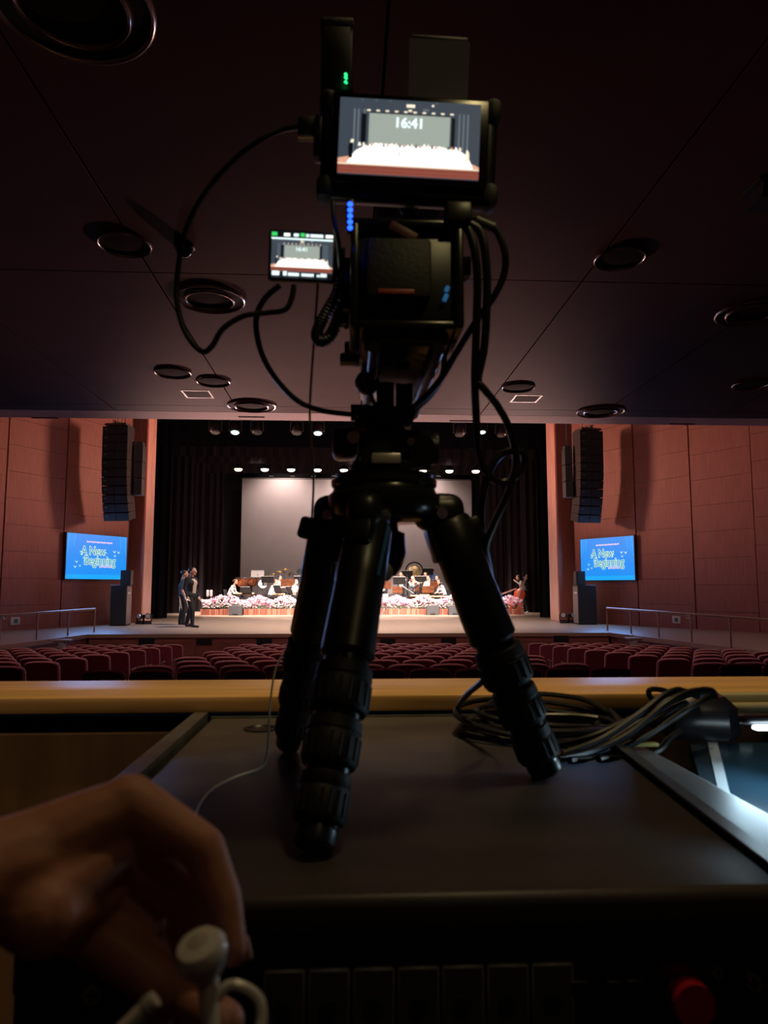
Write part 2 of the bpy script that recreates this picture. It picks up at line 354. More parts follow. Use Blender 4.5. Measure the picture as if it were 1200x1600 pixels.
# ================================================================== AUDITORIUM THINGS
fab = M('maroon_fabric', (.30, .042, .070), .85, var=.25, scale=30)
pip = M('seat_piping', (.85, .48, .40), .45)  # stage light along the seat rims is put into this pale colour
arm_m = M('seat_arm_wood', (.30, .13, .08), .45)
ped_m = M('seat_pedestal', (.03, .02, .02), .6)
def make_seat():
    t = thing('auditorium_seat', (0, 0, 0), 'x', 'seat')
    w2, h0, h1 = .235, .30, .95
    # arched outline of the backrest (x,z)
    out = [(-w2 * .92, h0), (w2 * .92, h0), (w2, h0 + .2), (w2, h1 - .07), (w2 - .012, h1 - .03), (w2 - .05, h1 - .012), (.1, h1), (-.1, h1), (-w2 + .05, h1 - .012), (-w2 + .012, h1 - .03), (-w2, h1 - .07), (-w2, h0 + .2)]
    yy = lambda z: -.10 - (z - .45) * .16
    rs = []
    for dy, k in ((0, .95), (-.015, 1), (-.05, 1), (-.065, .95)):
        rs.append([V((x * k, yy(z) + dy + .03, h0 + (z - h0) * (k if k == 1 else .985))) for x, z in out])
    lpart('backrest', MB().rings(rs), fab, t)
    lpart('piping', MB().tube([V((x * 1.0, yy(z) + .005, z)) for x, z in out[2:]], .0115, n=5, smooth=False), pip, t)
    lpart('cushion', MB().rbox((0, .16, .43), (.44, .44, .10), .035), fab, t)
    for s in (-1, 1): lpart('armrest', MB().rbox((s * .246, .08, .62), (.028, .36, .035), .01, seg=1).box((s * .246, .02, .34), (.024, .1, .54)), arm_m, t)
    lpart('pedestal', MB().box((0, .06, .19), (.12, .16, .38)).box((0, .06, .01), (.26, .3, .02)), ped_m, t)
    return t
seat0 = make_seat(); first = [True]
ORD = ['row beside the stage', 'second row from the stage', 'third row from the stage', 'fourth row from the stage', 'fifth row from the stage', 'sixth row from the stage', 'seventh row from the stage', 'eighth row from the stage', 'ninth row from the stage', 'cross row by the parapet']
CNT = ['first', 'second', 'third', 'fourth', 'fifth', 'sixth', 'seventh', 'eighth', 'ninth', 'tenth', 'eleventh', 'twelfth']
def place_seat(x, y, rz, blk, r, dz=0, k=0):
    o = seat0 if first[0] else copy_tree(seat0); first[0] = False
    o.location = (x, y, hall_z(y) + dz); o.rotation_euler = (0, 0, rz)
    tag(o, 'maroon seat, ' + blk + ', ' + ORD[r] + ', ' + CNT[k] + ' seat from the ' + ('left aisle' if 'centre' in blk else 'aisle'), 'seat', 'auditorium seats')
for k in range(9):
    y = 9.28 + 1.05 * k; r = 8 - k
    st_ = .26 if k % 2 else 0
    for i in range(11 if not st_ else 10): place_seat(-2.67 + .2625 + .525 * i + st_, y, 0, 'centre block', r, k=i)
    nl = 6
    for i in range(nl):
        x = -3.95 - .2625 - .525 * i
        if x > -6.55 - (19 - y) * .162 + .25: place_seat(x, y, 0, 'left block', r, k=i)
    for i in range(8):
        x = 4.4 + .2625 + .525 * i
        if x < 6.8 + (19 - y) * .16 - .25: place_seat(x, y, 0, 'right block', r, k=i)
for i in range(12): place_seat(-2.95 + .2625 + .525 * i - .05, 8.42, 0, 'centre block', 9, .0, k=i)
for i in range(4): place_seat(4.3 + .2625 + .525 * i, 8.42, 0, 'right block', 9, .03, k=i)
# ---- grey stair posts beside the front rows
greyp = M('stair_post', (.34, .27, .27), .5)
for px, py, lb in ((98, 1001, 'short grey stair post by the front rows under the left handrail'), (990, 998, 'short grey stair post by the front rows under the right handrail')):
    p = at(px, py, 16.2); b = V((p.x, p.y, hall_z(16.2)))
    solo('stair_post', MB().rbox(b + V((0, 0, (p.z - b.z) / 2)), (.14, .18, p.z - b.z), .03).rbox(V((p.x, p.y, p.z)), (.36, .20, .06), .025), greyp, b, lb, 'post')
# ---- handrails
brass = M('handrail_metal', (.42, .25, .18), .35, metal=.6)
def handrail(pts, label, ext):
    b = V(pts[0]); t = thing('handrail', b, label, 'handrail')
    tops = []
    for p in pts:
        p = V(p); q = p + V((0, 0, .62)); tops.append(q)
        part('post', MB().cyl(p, q, .022, n=8), brass, t)
    e = V(ext); part('top_rail', MB().tube([V(pts[0]) + V((0, 0, .55))] + tops + [e + V((0, 0, .62))], .026, n=8, smooth=False), brass, t)
lp = [atz(px, py, ZS) for px, py in ((150.5, 987), (105, 993), (57, 1000.5), (3, 1008))]
d_ = (lp[3] - lp[0]) / 3
handrail([lp[0] - V((.06, 0, 0)) + d_ * i for i in range(4)], 'brown metal handrail on the gallery edge by the left wall', lp[0] + d_ * 4.2)
rp = [atz(px, py, ZS) for px, py in ((946, 984.5), (987, 991), (1033, 998), (1083, 1005), (1138, 1012))]
d_ = (rp[4] - rp[0]) / 4
handrail([rp[0] + V((.06, 0, 0)) + d_ * i for i in range(6)], 'brown metal handrail on the gallery edge by the right wall', rp[0] + d_ * 6)
# ---- blue projection screens on the side walls
scr_b = E('screen_blue', (.0, .235, .80), 1.15); scr_l = E('screen_light', (.0, .33, .90), 1.2)
scr_t = E('screen_teal', (.02, .32, .50), 1.0); scr_w = E('screen_cream', (.62, .85, .72), 1.15); scr_p = E('screen_pink', (.75, .62, .85), 1.0)
frame_m = M('screen_frame', (.02, .02, .03), .4)
def wall_screen(A, d, n, t0, t1, z0, z1, label):
    c = A + d * ((t0 + t1) / 2) + n * .10 + V((0, 0, (z0 + z1) / 2)); W = t1 - t0; H = z1 - z0
    ang = math.atan2(n.y, n.x) + PI / 2
    t = thing('led_screen', c, label, 'screen', 'screens on the side walls', rot=(0, 0, ang))
    lpart('cabinet', MB().box((0, .0, 0), (W + .05, .10, H + .05)), frame_m, t)
    m = MB(); q = lambda x0, y0, x1, y1, mi, e=.0: m.add([(x0 * W, -.053 - e, y0 * H), (x1 * W, -.053 - e, y0 * H), (x1 * W, -.053 - e, y1 * H), (x0 * W, -.053 - e, y1 * H)], [(0, 1, 2, 3)], mi)
    q(-.5, -.5, .5, .5, 0)
    for s in (-1, 1):                      # pale drapes in the upper corners
        for a, b_, hh in ((.36, .385, .30), (.41, .425, .36), (.45, .475, .44)):
            m.add([(s * a * W, -.055, .5 * H), (s * b_ * W, -.055, .5 * H), (s * (b_ + .02) * W, -.055, (.5 - hh) * H), (s * (a + .03) * W, -.055, (.5 - hh) * H)], [(0, 1, 2, 3)], 1)
    q(-.5, -.5, .5, -.40, 1, .001)
    for i in range(15): x = -.19 + i * .029; q(x, .31 + (i % 3) * .004, x + .022, .355 - (i % 2) * .006, 3, .002)     # small unreadable heading
    for i in range(8): x = .03 + i * .027; q(x, -.245 + (i % 3) * .005, x + .02, -.195, 3, .002)
    for bx, by, sc in ((.28, .13, .03), (.355, .12, .03), (.29, .035, .022), (-.34, -.13, .022), (-.36, -.24, .026), (-.285, -.215, .018)):   # birds
        for s in (-1, 1): m.add([(bx * W, -.056, by * H), ((bx + s * sc) * W, -.056, (by + .045) * H), ((bx + s * sc * .5) * W, -.056, (by + .0) * H), ((bx) * W, -.056, (by - .022) * H)], [(0, 1, 2, 3)], 2)
    lpart('picture', m, [scr_b, scr_l, scr_w, scr_p], t, smooth=False)
    for body, sz, x, z, kk in (('A New', .215, -.075, .125, .95), ('Beginning', .225, .04, -.09, .95)):
        for mat_, bold, e in ((scr_w, .020, .058), (scr_t, .002, .061)):
            me = text_mesh(body, sz * H, mat_, bold * H * .55, 0, kk); o = obj('lettering', me, t, (x * W, -e, z * H)); o.rotation_euler = (PI / 2, 0, 0); o.scale = (1.12, 1.25, 1)
    gl_ = bpy.data.lights.new('screen_glow', 'AREA'); gl_.shape = 'RECTANGLE'; gl_.size = W; gl_.size_y = H; gl_.energy = 95; gl_.color = (.22, .45, 1)
    go_ = bpy.data.objects.new('screen_glow', gl_); COL.objects.link(go_); go_.location = c + n * .12; go_.rotation_euler = n.to_track_quat('-Z', 'Y').to_euler()
    cu = MB()                             # swashes at the ends of the words
    for x, z, s in ((-.285, .075, 1), (.135, .075, -1), (-.235, -.06, 1)):
        pts = [V(((x + s * .03 * (1 - math.cos(a)) * .6 - s * .01) * W, -.060, (z + .035 * math.sin(a)) * H)) for a in [k * .55 + .4 for k in range(9)]]
        cu.tube(pts, .010, n=5, sub=2)
    lpart('swash', cu, scr_w, t)
# corners read off the photograph at the wall's own distance
def on_wall(px, py, A, n):
    d = ray(px, py); k = (A + n * .15 - EYE).dot(n) / d.dot(n); return EYE + d * k
a, b = on_wall(103.5, 868, AL, nL), on_wall(197.5, 869, AL, nL)
tl = sorted(((a - AL).dot(dL), (b - AL).dot(dL))); z0, z1 = on_wall(103, 904.3, AL, nL).z, on_wall(104.5, 832, AL, nL).z
wall_screen(AL, dL, nL, tl[0], tl[1], z0, z1, 'bright blue screen lettered A New Beginning on the left wall')
a, b = on_wall(907.5, 870, AR, nR), on_wall(991, 870, AR, nR)
tr = sorted(((a - AR).dot(dR), (b - AR).dot(dR))); z0, z1 = on_wall(992, 906, AR, nR).z, on_wall(989.5, 837, AR, nR).z
wall_screen(AR, dR, nR, tr[0], tr[1], z0, z1, 'bright blue screen lettered A New Beginning on the right wall')
# ---- wall boxes
def wall_box(px, py, w_, h_, A, d, n, label, dot=None):
    p = on_wall(px, py, A, n) - n * .13; ang = math.atan2(n.y, n.x) + PI / 2
    t = thing('wall_box', p, label, 'wall box', rot=(0, 0, ang))
    lpart('plate', MB().rbox((0, 0, 0), (w_, .06, h_), .01), M('wall_box_pale', (.62, .55, .52), .4), t)
    lpart('dial', MB().box((.01, -.035, .0), (w_ * .35, .02, h_ * .5)), M('wall_box_dark' if not dot else 'wall_box_green', (.05, .05, .05) if not dot else (.03, .12, .06), .4), t)
wall_box(28, 970.5, .30, .22, AL, dL, nL, 'pale wall box with green dial above the left gallery handrail', 1)
wall_box(11.5, 964, .10, .14, AL, dL, nL, 'small pale wall switch beside the green-dial box')
wall_box(1053, 968.5, .28, .22, AR, dR, nR, 'pale wall box with dark dial above the right gallery handrail')
wall_box(1071, 963.5, .09, .13, AR, dR, nR, 'small pale wall switch beside the dark-dial box')
# ---- line arrays
sp_black = M('speaker_black', (.010, .010, .011), .55); sp_grille = M('speaker_grille', (.016, .016, .018), .7, var=.4, scale=60)
sp_grey = M('speaker_side', (.05, .045, .045), .5); steel = M('rig_steel', (.12, .11, .11), .4, metal=.8)
def line_array(px, ptop, pbot, Y, yaw, label, sx):
    top, bot = at(px, ptop, Y), at(px, pbot, Y); H = top.z - bot.z; n = 11
    t = thing('line_array', V((top.x, Y, bot.z)), label, 'loudspeaker', 'hanging line arrays', rot=(0, 0, yaw))
    h = H / n; z = H; y = 0
    for i in range(n):
        til = math.radians(1 + max(0, i - 3) * 2.2); c = V((0, y, z - h / 2))
        m = MB(); m.box(c, (.84, .46, h * .985), rot=(til, 0, 0)); e = lpart('module', m, sp_black, t)
        g = MB(); R = Euler((til, 0, 0)).to_matrix()
        for s in (-1, 1): g.box(c + R @ V((s * .21, -.236, 0)), (.40, .015, h * .86), rot=R)
        lpart('grille', g, sp_grille, e)
        lpart('logo_plate', MB().box(c + R @ V((-.30, -.247, h * .12)), (.09, .006, .04), rot=R), M('logo_grey', (.12, .12, .13), .4), e)
        y += math.sin(til) * h; z -= h
    lpart('frame', MB().box((0, 0, H + .06), (.70, .50, .06)).box((0, -.1, H + .12), (.06, .30, .10)), steel, t)
    for xx in (-.2, -.05, .1, .2): lpart('chain', MB().cyl((xx, 0, H + .09), (xx, 0, 9.9 - bot.z), .012, n=6), steel, t)
    # slim side-fill cabinet column on the stage side
    s2 = thing('side_fill_column', V((top.x, Y, bot.z)) + V((sx * .62, .28, 0)), label.replace('curved line array', 'slim grey column speaker').replace('hanging', 'hung') + ' stage side', 'loudspeaker', 'slim columns behind the line arrays')
    zt = H * .82
    for i in range(3): lpart('module', MB().box((0, 0, zt - .27 - i * .54), (.24, .36, .52)), sp_grey, s2)
    lpart('bracket', MB().box((0, 0, zt + .05), (.2, .3, .1)), steel, s2); lpart('chain', MB().cyl((0, 0, zt + .1), (0, 0, 9.9 - bot.z), .012, n=6), steel, s2)
line_array(186, 668, 811, 22.6, math.radians(-10), 'tall black curved line array hanging before the left wall', 1)
line_array(918, 675, 814, 22.6, math.radians(12), 'tall black curved line array hanging before the right wall', -1)
# ---- speaker stacks on the stage corners
side_l = M('cabinet_side', (.30, .24, .23), .5)  # pinkish stage light on the cabinet flank, put into the colour
def stack(px0, px1, py0, py1, Y, lab, sx, yaw):
    a, b = at(px0, py1, Y), at(px1, py0, Y); W = abs(b.x - a.x); H = b.z - ZS; c = V(((a.x + b.x) / 2, Y, ZS))
    t = thing('subwoofer', c, 'tall black subwoofer cabinet standing at the ' + lab, 'loudspeaker', None, rot=(0, 0, yaw))
    lpart('cabinet', MB().rbox((0, .35, H / 2), (W, .7, H), .012), sp_black, t)
    lpart('grille', MB().box((0, -.006, H / 2), (W * .94, .02, H * .95)), sp_grille, t)
    lpart('side_panel', MB().box((sx * (W / 2 + .004), .36, H / 2), (.012, .62, H * .93)), side_l, t)
    lpart('handle', MB().box((sx * (W / 2 + .012), .3, H * .80), (.014, .36, .05)), M('handle_steel', (.75, .7, .68), .3, metal=.8), t)
    return c, H
c, H = stack(171, 198, 914, 976, 22.9, 'left stage corner', 1, math.radians(4))
def top_speaker(px0, px1, py0, py1, Y, lab, sx):
    a, b = at(px0, py1, Y), at(px1, py0, Y); W = b.x - a.x; H_ = b.z - a.z; c_ = V(((a.x + b.x) / 2, Y, a.z))
    t = thing('small_loudspeaker', c_, lab, 'loudspeaker', None)
    lpart('cabinet', MB().box((0, .15, H_ / 2), (W, .34, H_), top=(1, .9)), sp_black, t)
    lpart('grille', MB().box((0, -.02, H_ / 2), (W * .9, .015, H_ * .92)), sp_grille, t)
    lpart('side_panel', MB().box((sx * W / 2, .15, H_ / 2), (.012, .28, H_ * .9)), sp_grey, t)
top_speaker(188, 204, 891, 914, 23.05, 'small loudspeaker on top of the left subwoofer cabinet', 1)
stack(905, 931, 914, 974, 22.9, 'right stage corner', -1, math.radians(-4))
top_speaker(901, 914, 892.5, 914, 23.05, 'small loudspeaker on top of the right subwoofer cabinet', -1)
# ---- moving-head floor lights by the proscenium
mh_b = M('fixture_black', (.012, .012, .013), .4); mh_lens = M('fixture_lens', (.75, .72, .75), .08, metal=.6); mh_dark = M('fixture_dark_lens', (.03, .03, .035), .15)
def moving_head(loc, rz, label, group, hang=False, lit=None, sc=1.0, tilt=.5):
    t = thing('moving_head_light', loc, label, 'stage light', group, rot=(PI if hang else 0, 0, rz)); t.scale = (sc, sc, sc)
    lpart('base', MB().rbox((0, 0, .05), (.30, .26, .10), .02), mh_b, t)
    y = lpart('yoke', MB().box((0, 0, .12), (.28, .10, .04)).rbox((-.145, 0, .25), (.035, .10, .28), .01).rbox((.145, 0, .25), (.035, .10, .28), .01), mh_b, t)
    ax = V((0, -math.cos(tilt), math.sin(tilt) * (-1 if hang else 1) * -1 if hang else math.sin(tilt)))
    if hang: ax = V((0, math.cos(tilt) * .5, 1)).normalized()
    c = V((0, 0, .32))
    h = lpart('head', MB().cyl(c - ax * .14, c + ax * .13, .1, n=18, prof=[(0, .05), (.08, .085), (.5, .115), (.92, .125), (1, .12)]), mh_b, t)
    lpart('lens', MB().cyl(c + ax * .125, c + ax * .145, .10, .085, n=18), E('lit_lens_' + lit[0], lit[1], lit[2]) if lit else (mh_dark if hang else mh_lens), h)
for px, py, lb, g, rz in ((219, 973, 'moving-head stage light standing next to the left subwoofer', 0, -.3), (231, 971.5, 'moving-head stage light standing against the left proscenium reveal', 0, .2),
                   (880, 969.5, 'moving-head stage light standing against the right proscenium reveal', 0, -.2), (893, 971, 'moving-head stage light standing next to the right subwoofer', 0, .4)):
    p = at(px, py, 23.9); moving_head((p.x, p.y, ZS), rz, lb, 'moving-head lights on the stage floor', sc=.8, tilt=.15)
# ================================================================== STAGE DRESSING
def drape(x0, x1, z0, z1, Y, amp, wl, seed, nz=6):
    rnd = random.Random(seed); n = int(abs(x1 - x0) / .06); m = MB(); vs = []
    ph = rnd.uniform(0, 6)
    for j in range(nz + 1):
        z = z0 + (z1 - z0) * j / nz
        for i in range(n + 1):
            x = x0 + (x1 - x0) * i / n
            y = Y + amp * math.sin(x * 2 * PI / wl + ph + .3 * math.sin(x * 1.7)) * (1 - .25 * j / nz) + .35 * amp * math.sin(x * 2 * PI / wl * 2.3 + ph * 2)
            vs.append((x, y, z))
    k = len(vs); vs += [(x, y + .012, z) for x, y, z in vs]; fs = []
    for j in range(nz):
        for i in range(n):
            a = j * (n + 1) + i; q = (a, a + 1, a + n + 2, a + n + 1); fs += [q, tuple(k + t for t in reversed(q))]
    for j in range(nz):
        for i in (0, n):
            a = j * (n + 1) + i; fs.append((a, a + n + 1, a + n + 1 + k, a + k))
    for i in range(n): fs += [(i, i + k, i + 1 + k, i + 1), (nz * (n + 1) + i, nz * (n + 1) + i + 1, nz * (n + 1) + i + 1 + k, nz * (n + 1) + i + k)]
    return m.add(vs, fs)
vel = M('black_velvet', (.007, .006, .008), .95, spec=.1); vel2 = M('plum_velvet', (.028, .019, .022), .9, spec=.15)
hem = M('curtain_hem', (.10, .07, .07), .8)
LEGS = [(27.9, -6.96, 7.52, 6.63, vel, 'foremost'), (33.0, -7.2, 8.1, 7.17, vel2, 'second'), (35.5, -7.1, 7.84, 7.29, vel2, 'third'), (38.0, -6.68, 7.1, 7.19, vel2, 'rearmost')]
for i, (Y, xl, xr, zb, m_, nm) in enumerate(LEGS):
    for x0, x1, s in ((max(xl - 2.9, -9.8), xl, 'left'), (xr, min(xr + 2.8, 10.2), 'right')):
        b = V(((x0 + x1) / 2, Y, ZS + .02))
        solo('stage_leg_curtain', drape(x0, x1, ZS + .02, zb + 2.6, Y, .06, .34, i * 3 + (s == 'left')), m_, b, nm + ' dark side curtain on the ' + s + ' side of the stage', 'curtain', smooth=True, ang=80)
    b = V(((xl + xr) / 2, Y - .25, zb)); t = thing('stage_border', b, nm + ' dark border curtain hung across the stage top', 'curtain')
    part('cloth', drape(max(xl - 2.9, -9.8), min(xr + 2.8, 10.2), zb, zb + 2.6, Y - .25, .03 if i else .02, .5, 40 + i, nz=2), m_, t, ang=80)
    part('batten', MB().cyl((max(xl - 2.9, -9.8), Y - .25, zb + 2.62), (min(xr + 2.8, 10.2), Y - .25, zb + 2.62), .03, n=8), M('rig_steel', (.12, .11, .11), .4, metal=.8), t)
    for xx in (-6, -2, 2.4, 6.4): part('hanging_line', MB().cyl((xx, Y - .25, zb + 2.62), (xx, Y - .25, 11.97), .012, n=6), M('rig_steel', (.12, .11, .11), .4, metal=.8), t)
# projection cloth
a, b = at(377.5, 800, 40.2), at(737, 800, 40.2); zt = at(560, 748, 40.2).z
t = thing('projection_cloth', ((a.x + b.x) / 2, 40.2, ZS), 'large pale blank projection cloth behind the orchestra', 'screen')
W = b.x - a.x
lpart('cloth', MB().box((0, 0, (zt - ZS) / 2 + .3), (W, .03, zt - ZS - .6)), M('cloth_grey', (.43, .37, .37), .85, var=.03, scale=1.5), t)
lpart('batten', MB().cyl((-W / 2, 0, zt), (W / 2, 0, zt), .03, n=8), steel, t)
for sx_ in (-1, 1): lpart('guide_cable', MB().cyl((sx_ * (W / 2 + .05), .05, 0), (sx_ * (W / 2 + .05), .05, zt), .015, n=6), steel, t)
# row of dome work lights, and small lamps behind them
dome_m = M('dome_shade', (.012, .012, .012), .8, spec=.1)
for i in range(10):
    p = at(372.5 + 41.2 * i, 732.5 + i * .35, 36.0)
    yc = (1, .82, .45) if i == 0 else ((1, .78, .72) if i in (1,) else (1, .93, .80))
    t = thing('dome_stage_lamp', p, ('yellowish glowing dome lamp at the end of the row under the borders' if i == 0 else 'pinkish glowing dome lamp next to the yellowish one' if i == 1 else 'warm white dome lamp, ' + CNT[i] + ' in the row counting from the yellowish one'), 'stage light', 'glowing dome lamps under the borders')
    lpart('shade', MB().lathe((0, 0, 0), [(.24, .0), (.22, .10), (.12, .18), (.05, .22)], 18), dome_m, t)
    lpart('bulb', MB().lathe((0, 0, 0), [(.20, -.005), (.19, -.06), (.13, -.11), (.02, -.13)], 18), E('dome_glow_%d' % min(i, 2), yc, 4.5), t)
    lpart('stem', MB().cyl((0, 0, .2), (0, 0, 11.97 - p.z), .015, n=6), steel, t)
for i, px in enumerate((424, 457, 490, 522, 556, 589, 652, 685)):
    p = at(px, 741.5, 37.2); t = thing('small_stage_lamp', p, CNT[i] + ' small dim ringed lamp before the rear border, from the yellowish dome lamp\'s side', 'stage light', 'small dim lamps before the rear border')
    lpart('can', MB().lathe((0, 0, 0), [(.10, -.10), (.11, -.02), (.08, .14), (.03, .18)], 14, cap=False), mh_b, t); lpart('rim', MB().lathe((0, 0, -.10), [(.09, 0), (.115, .0), (.115, .03), (.09, .03)], 14, cap=False), M('rim_pale', (.7, .6, .55), .3), t)
    lpart('stem', MB().cyl((0, 0, .16), (0, 0, 11.97 - p.z), .012, n=6), steel, t)
# moving heads on the front bar
BY = 26.4; bz = at(500, 655, BY).z + .08
t = thing('lighting_bar', (.2, BY, bz), 'steel lighting bar carrying the moving heads above the stage front', 'lighting bar')
lpart('pipe', MB().cyl((-6.8, 0, .06), (7.0, 0, .06), .03, n=8), steel, t)
for xx in (-5, -1, 3, 6): lpart('cable', MB().cyl((xx, 0, .06), (xx, 0, 11.97 - bz), .01, n=6), steel, t)
for px, lit, lb in ((337, 0, 'dark moving head hanging at the outer end of the front bar'), (368, 1, 'moving head with cyan-white lit lens between two dark ones'), (402, 0, 'dark moving head inward of the first cyan-lit one'),
                (464, 0, 'dark moving head beside the camera rig\'s hanging cord'), (497, 1, 'moving head with cyan-white lit lens beside the hanging white cord'), (718, 0, 'dark moving head left of the small lit lamp'),
                (753, 2, 'moving head with small lit lens behind the cable loop'), (783, 0, 'dark moving head inside the hanging cable loop')):
    p = at(px, 660, BY)
    moving_head((p.x, BY, bz + .05), 0, lb, 'moving heads on the front bar', hang=True, lit=None if not lit else (('cyan', (.45, .95, 1), 4.0) if lit == 1 else ('white', (.7, .95, 1), 2.5)), sc=1.55 if lit != 2 else 1.3, tilt=.9)
# ================================================================== FLOWER TROUGHS
trough_m = M('trough_wood', (.34, .095, .055), .6, var=.3, scale=14, stretch=(3, 1, .2))
leaf_m = M('leaf_green', (.10, .20, .05), .6, var=.3, scale=20)
pk = [M('petal_pink', (.82, .34, .50), .7), M('petal_pale', (.90, .62, .72), .7), M('petal_white', (.92, .88, .90), .7), M('petal_rose', (.72, .15, .34), .7)]
def flower_meshes(seed):
    rnd = random.Random(seed); b = MB(); l = MB(); s = MB()
    hue = rnd.choice([(0, 1, 1, 2), (1, 2, 2, 1), (0, 0, 1, 2), (1, 1, 2, 2)])
    for i in range(230):
        x = rnd.uniform(-.5, .5); y = rnd.uniform(-.2, .2); hmax = .44 + .10 * math.sin(x * 5 + seed); z = .30 + rnd.random() ** .7 * hmax
        r = rnd.uniform(.045, .07); mi = rnd.choice(hue) if rnd.random() > .04 else 3
        tilt = Euler((rnd.uniform(-.2, 1.5), rnd.uniform(-.5, .5), rnd.uniform(0, 6))).to_matrix(); c = V((x, y, z)); n = 5
        vs = [c + tilt @ V((0, 0, r * .25))]
        for k in range(10):
            rr = r * (1.0 if k % 2 == 0 else .52); vs.append(c + tilt @ V((rr * math.cos(k * PI / 5), rr * math.sin(k * PI / 5), r * (.35 if k % 2 == 0 else .0))))
        vs.append(c + tilt @ V((0, 0, -r * .3)))
        b.add(vs, [(0, k + 1, (k + 1) % 10 + 1) for k in range(10)] + [(11, (k + 1) % 10 + 1, k + 1) for k in range(10)], mi)
    for i in range(70):
        x = rnd.uniform(-.5, .5); y = rnd.uniform(-.2, .2); z = rnd.uniform(.24, .44); a = rnd.uniform(0, 6); d = V((math.cos(a), math.sin(a), rnd.uniform(.2, 1.0))) * .10; u = V((-math.sin(a), math.cos(a), 0)) * .022; c = V((x, y, z))
        l.add([c, c + d * .5 + u, c + d, c + d * .5 - u, c + d * .5 + V((0, 0, .008))], [(0, 1, 4), (1, 2, 4), (2, 3, 4), (3, 0, 4)])
    for i in range(13):
        s.box((-.462 + i * .077, -.218, .13), (.055, .024, .26 + rnd.uniform(-.012, .012)), mi=rnd.choice((0, 0, 1)))
    s.box((0, 0, .115), (.98, .42, .23), mi=2)
    return b.mesh('blossoms', pk, smooth=False), l.mesh('leaves', leaf_m, smooth=False), s.mesh('trough', [trough_m, M('trough_pale', (.46, .19, .12), .6), M('trough_shadow', (.09, .02, .014), .8)], smooth=False)
fm = [flower_meshes(k) for k in range(4)]
CNT2 = list(reversed(CNT + ['thirteenth', 'fourteenth']))
x0, x1 = at(314, 958, 31.4).x, at(816, 958, 31.6).x; NF = 14; rnd = random.Random(3)
for i in range(NF):
    x = x0 + (x1 - x0) * (i + .5) / NF; b_, l_, s_ = fm[(i * 7 + i // 4) % 4]
    t = thing('flower_trough', (x, 31.45, ZS), CNT2[i] + ' slatted trough of pink flowers counting from the double bass end', 'planter', 'row of flower troughs')
    t.scale = ((x1 - x0) / NF, 1, 1)
    for nm, me in (('trough', s_), ('blossoms', b_), ('leaves', l_)):
        o = obj(nm, me, t)
        if nm != 'trough': o['kind'] = 'stuff'
# ---- wedge monitors on the floor
def wedge(px, py, Y, w_, label):
    p = at(px, py, Y); t = thing('wedge_monitor', (p.x, Y, ZS), label, 'loudspeaker', 'wedge monitors in front of the flowers')
    poly = [(-w_ / 2, 0, 0), (-w_ / 2, .40, 0), (-w_ / 2, .36, .24), (-w_ / 2, .14, .42), (-w_ / 2, .0, .40)]
    lpart('cabinet', MB().prism(poly, (0, 0, 0), (w_, 0, 0)), M('wedge_grey', (.075, .075, .082), .55), t)
    lpart('side_cheek', MB().prism([(w_ / 2, .02, .02), (w_ / 2, .38, .02), (w_ / 2, .34, .23), (w_ / 2, .15, .38), (w_ / 2, .02, .37)], (0, 0, 0), (.02, 0, 0)), sp_black, t)
    lpart('handle_slot', MB().box((0, -.004, .05), (w_ * .4, .012, .06)), sp_black, t)
wedge(367.5, 960, 30.7, .56, 'grey wedge monitor before the flowers near the two standing people')
wedge(676.5, 960, 30.7, .52, 'grey wedge monitor before the flowers beside another wedge')
wedge(711, 960, 30.7, .52, 'grey wedge monitor before the flowers, half behind a tripod leg')
# white speaker on a stand in the flowers
p = at(602, 938, 31.0); t = thing('small_stage_monitor', (p.x, 31.0, ZS), 'small grey stage loudspeaker on a stand among the flowers', 'loudspeaker')
lpart('cabinet', MB().rbox((0, 0, .72), (.27, .22, .40), .02), M('box_grey', (.10, .10, .11), .5), t); lpart('grille', MB().box((0, -.115, .72), (.21, .01, .33)), M('grille_pale', (.55, .52, .52), .5), t)
lpart('stand', MB().cyl((0, 0, 0), (0, 0, .53), .02, n=8).cyl((-.2, -.1, 0), (0, 0, .3), .012, n=6).cyl((.2, -.1, 0), (0, 0, .3), .012, n=6).cyl((0, .2, 0), (0, 0, .3), .012, n=6), steel, t)
# ---- risers
ris = M('riser_dark', (.10, .07, .06), .6)
for i, (y0, y1, h, lb) in enumerate(((32.4, 34.6, .2, 'lowest dark riser platform behind the flower troughs'), (34.6, 36.2, .4, 'second dark riser platform behind the front players'), (36.2, 37.3, .6, 'third dark riser platform under the timpani'), (37.3, 39.7, .8, 'highest dark riser platform under the gong and drums'))):
    solo('stage_riser', MB().box((.4, (y0 + y1) / 2, ZS + h / 2), (12.4, y1 - y0 - .01, h)), ris, (.4, (y0 + y1) / 2, ZS), lb, 'platform')
def ry(Y): return ZS + (.8 if Y > 37.3 else .6 if Y > 36.2 else .4 if Y > 34.6 else .2 if Y > 32.4 else 0)
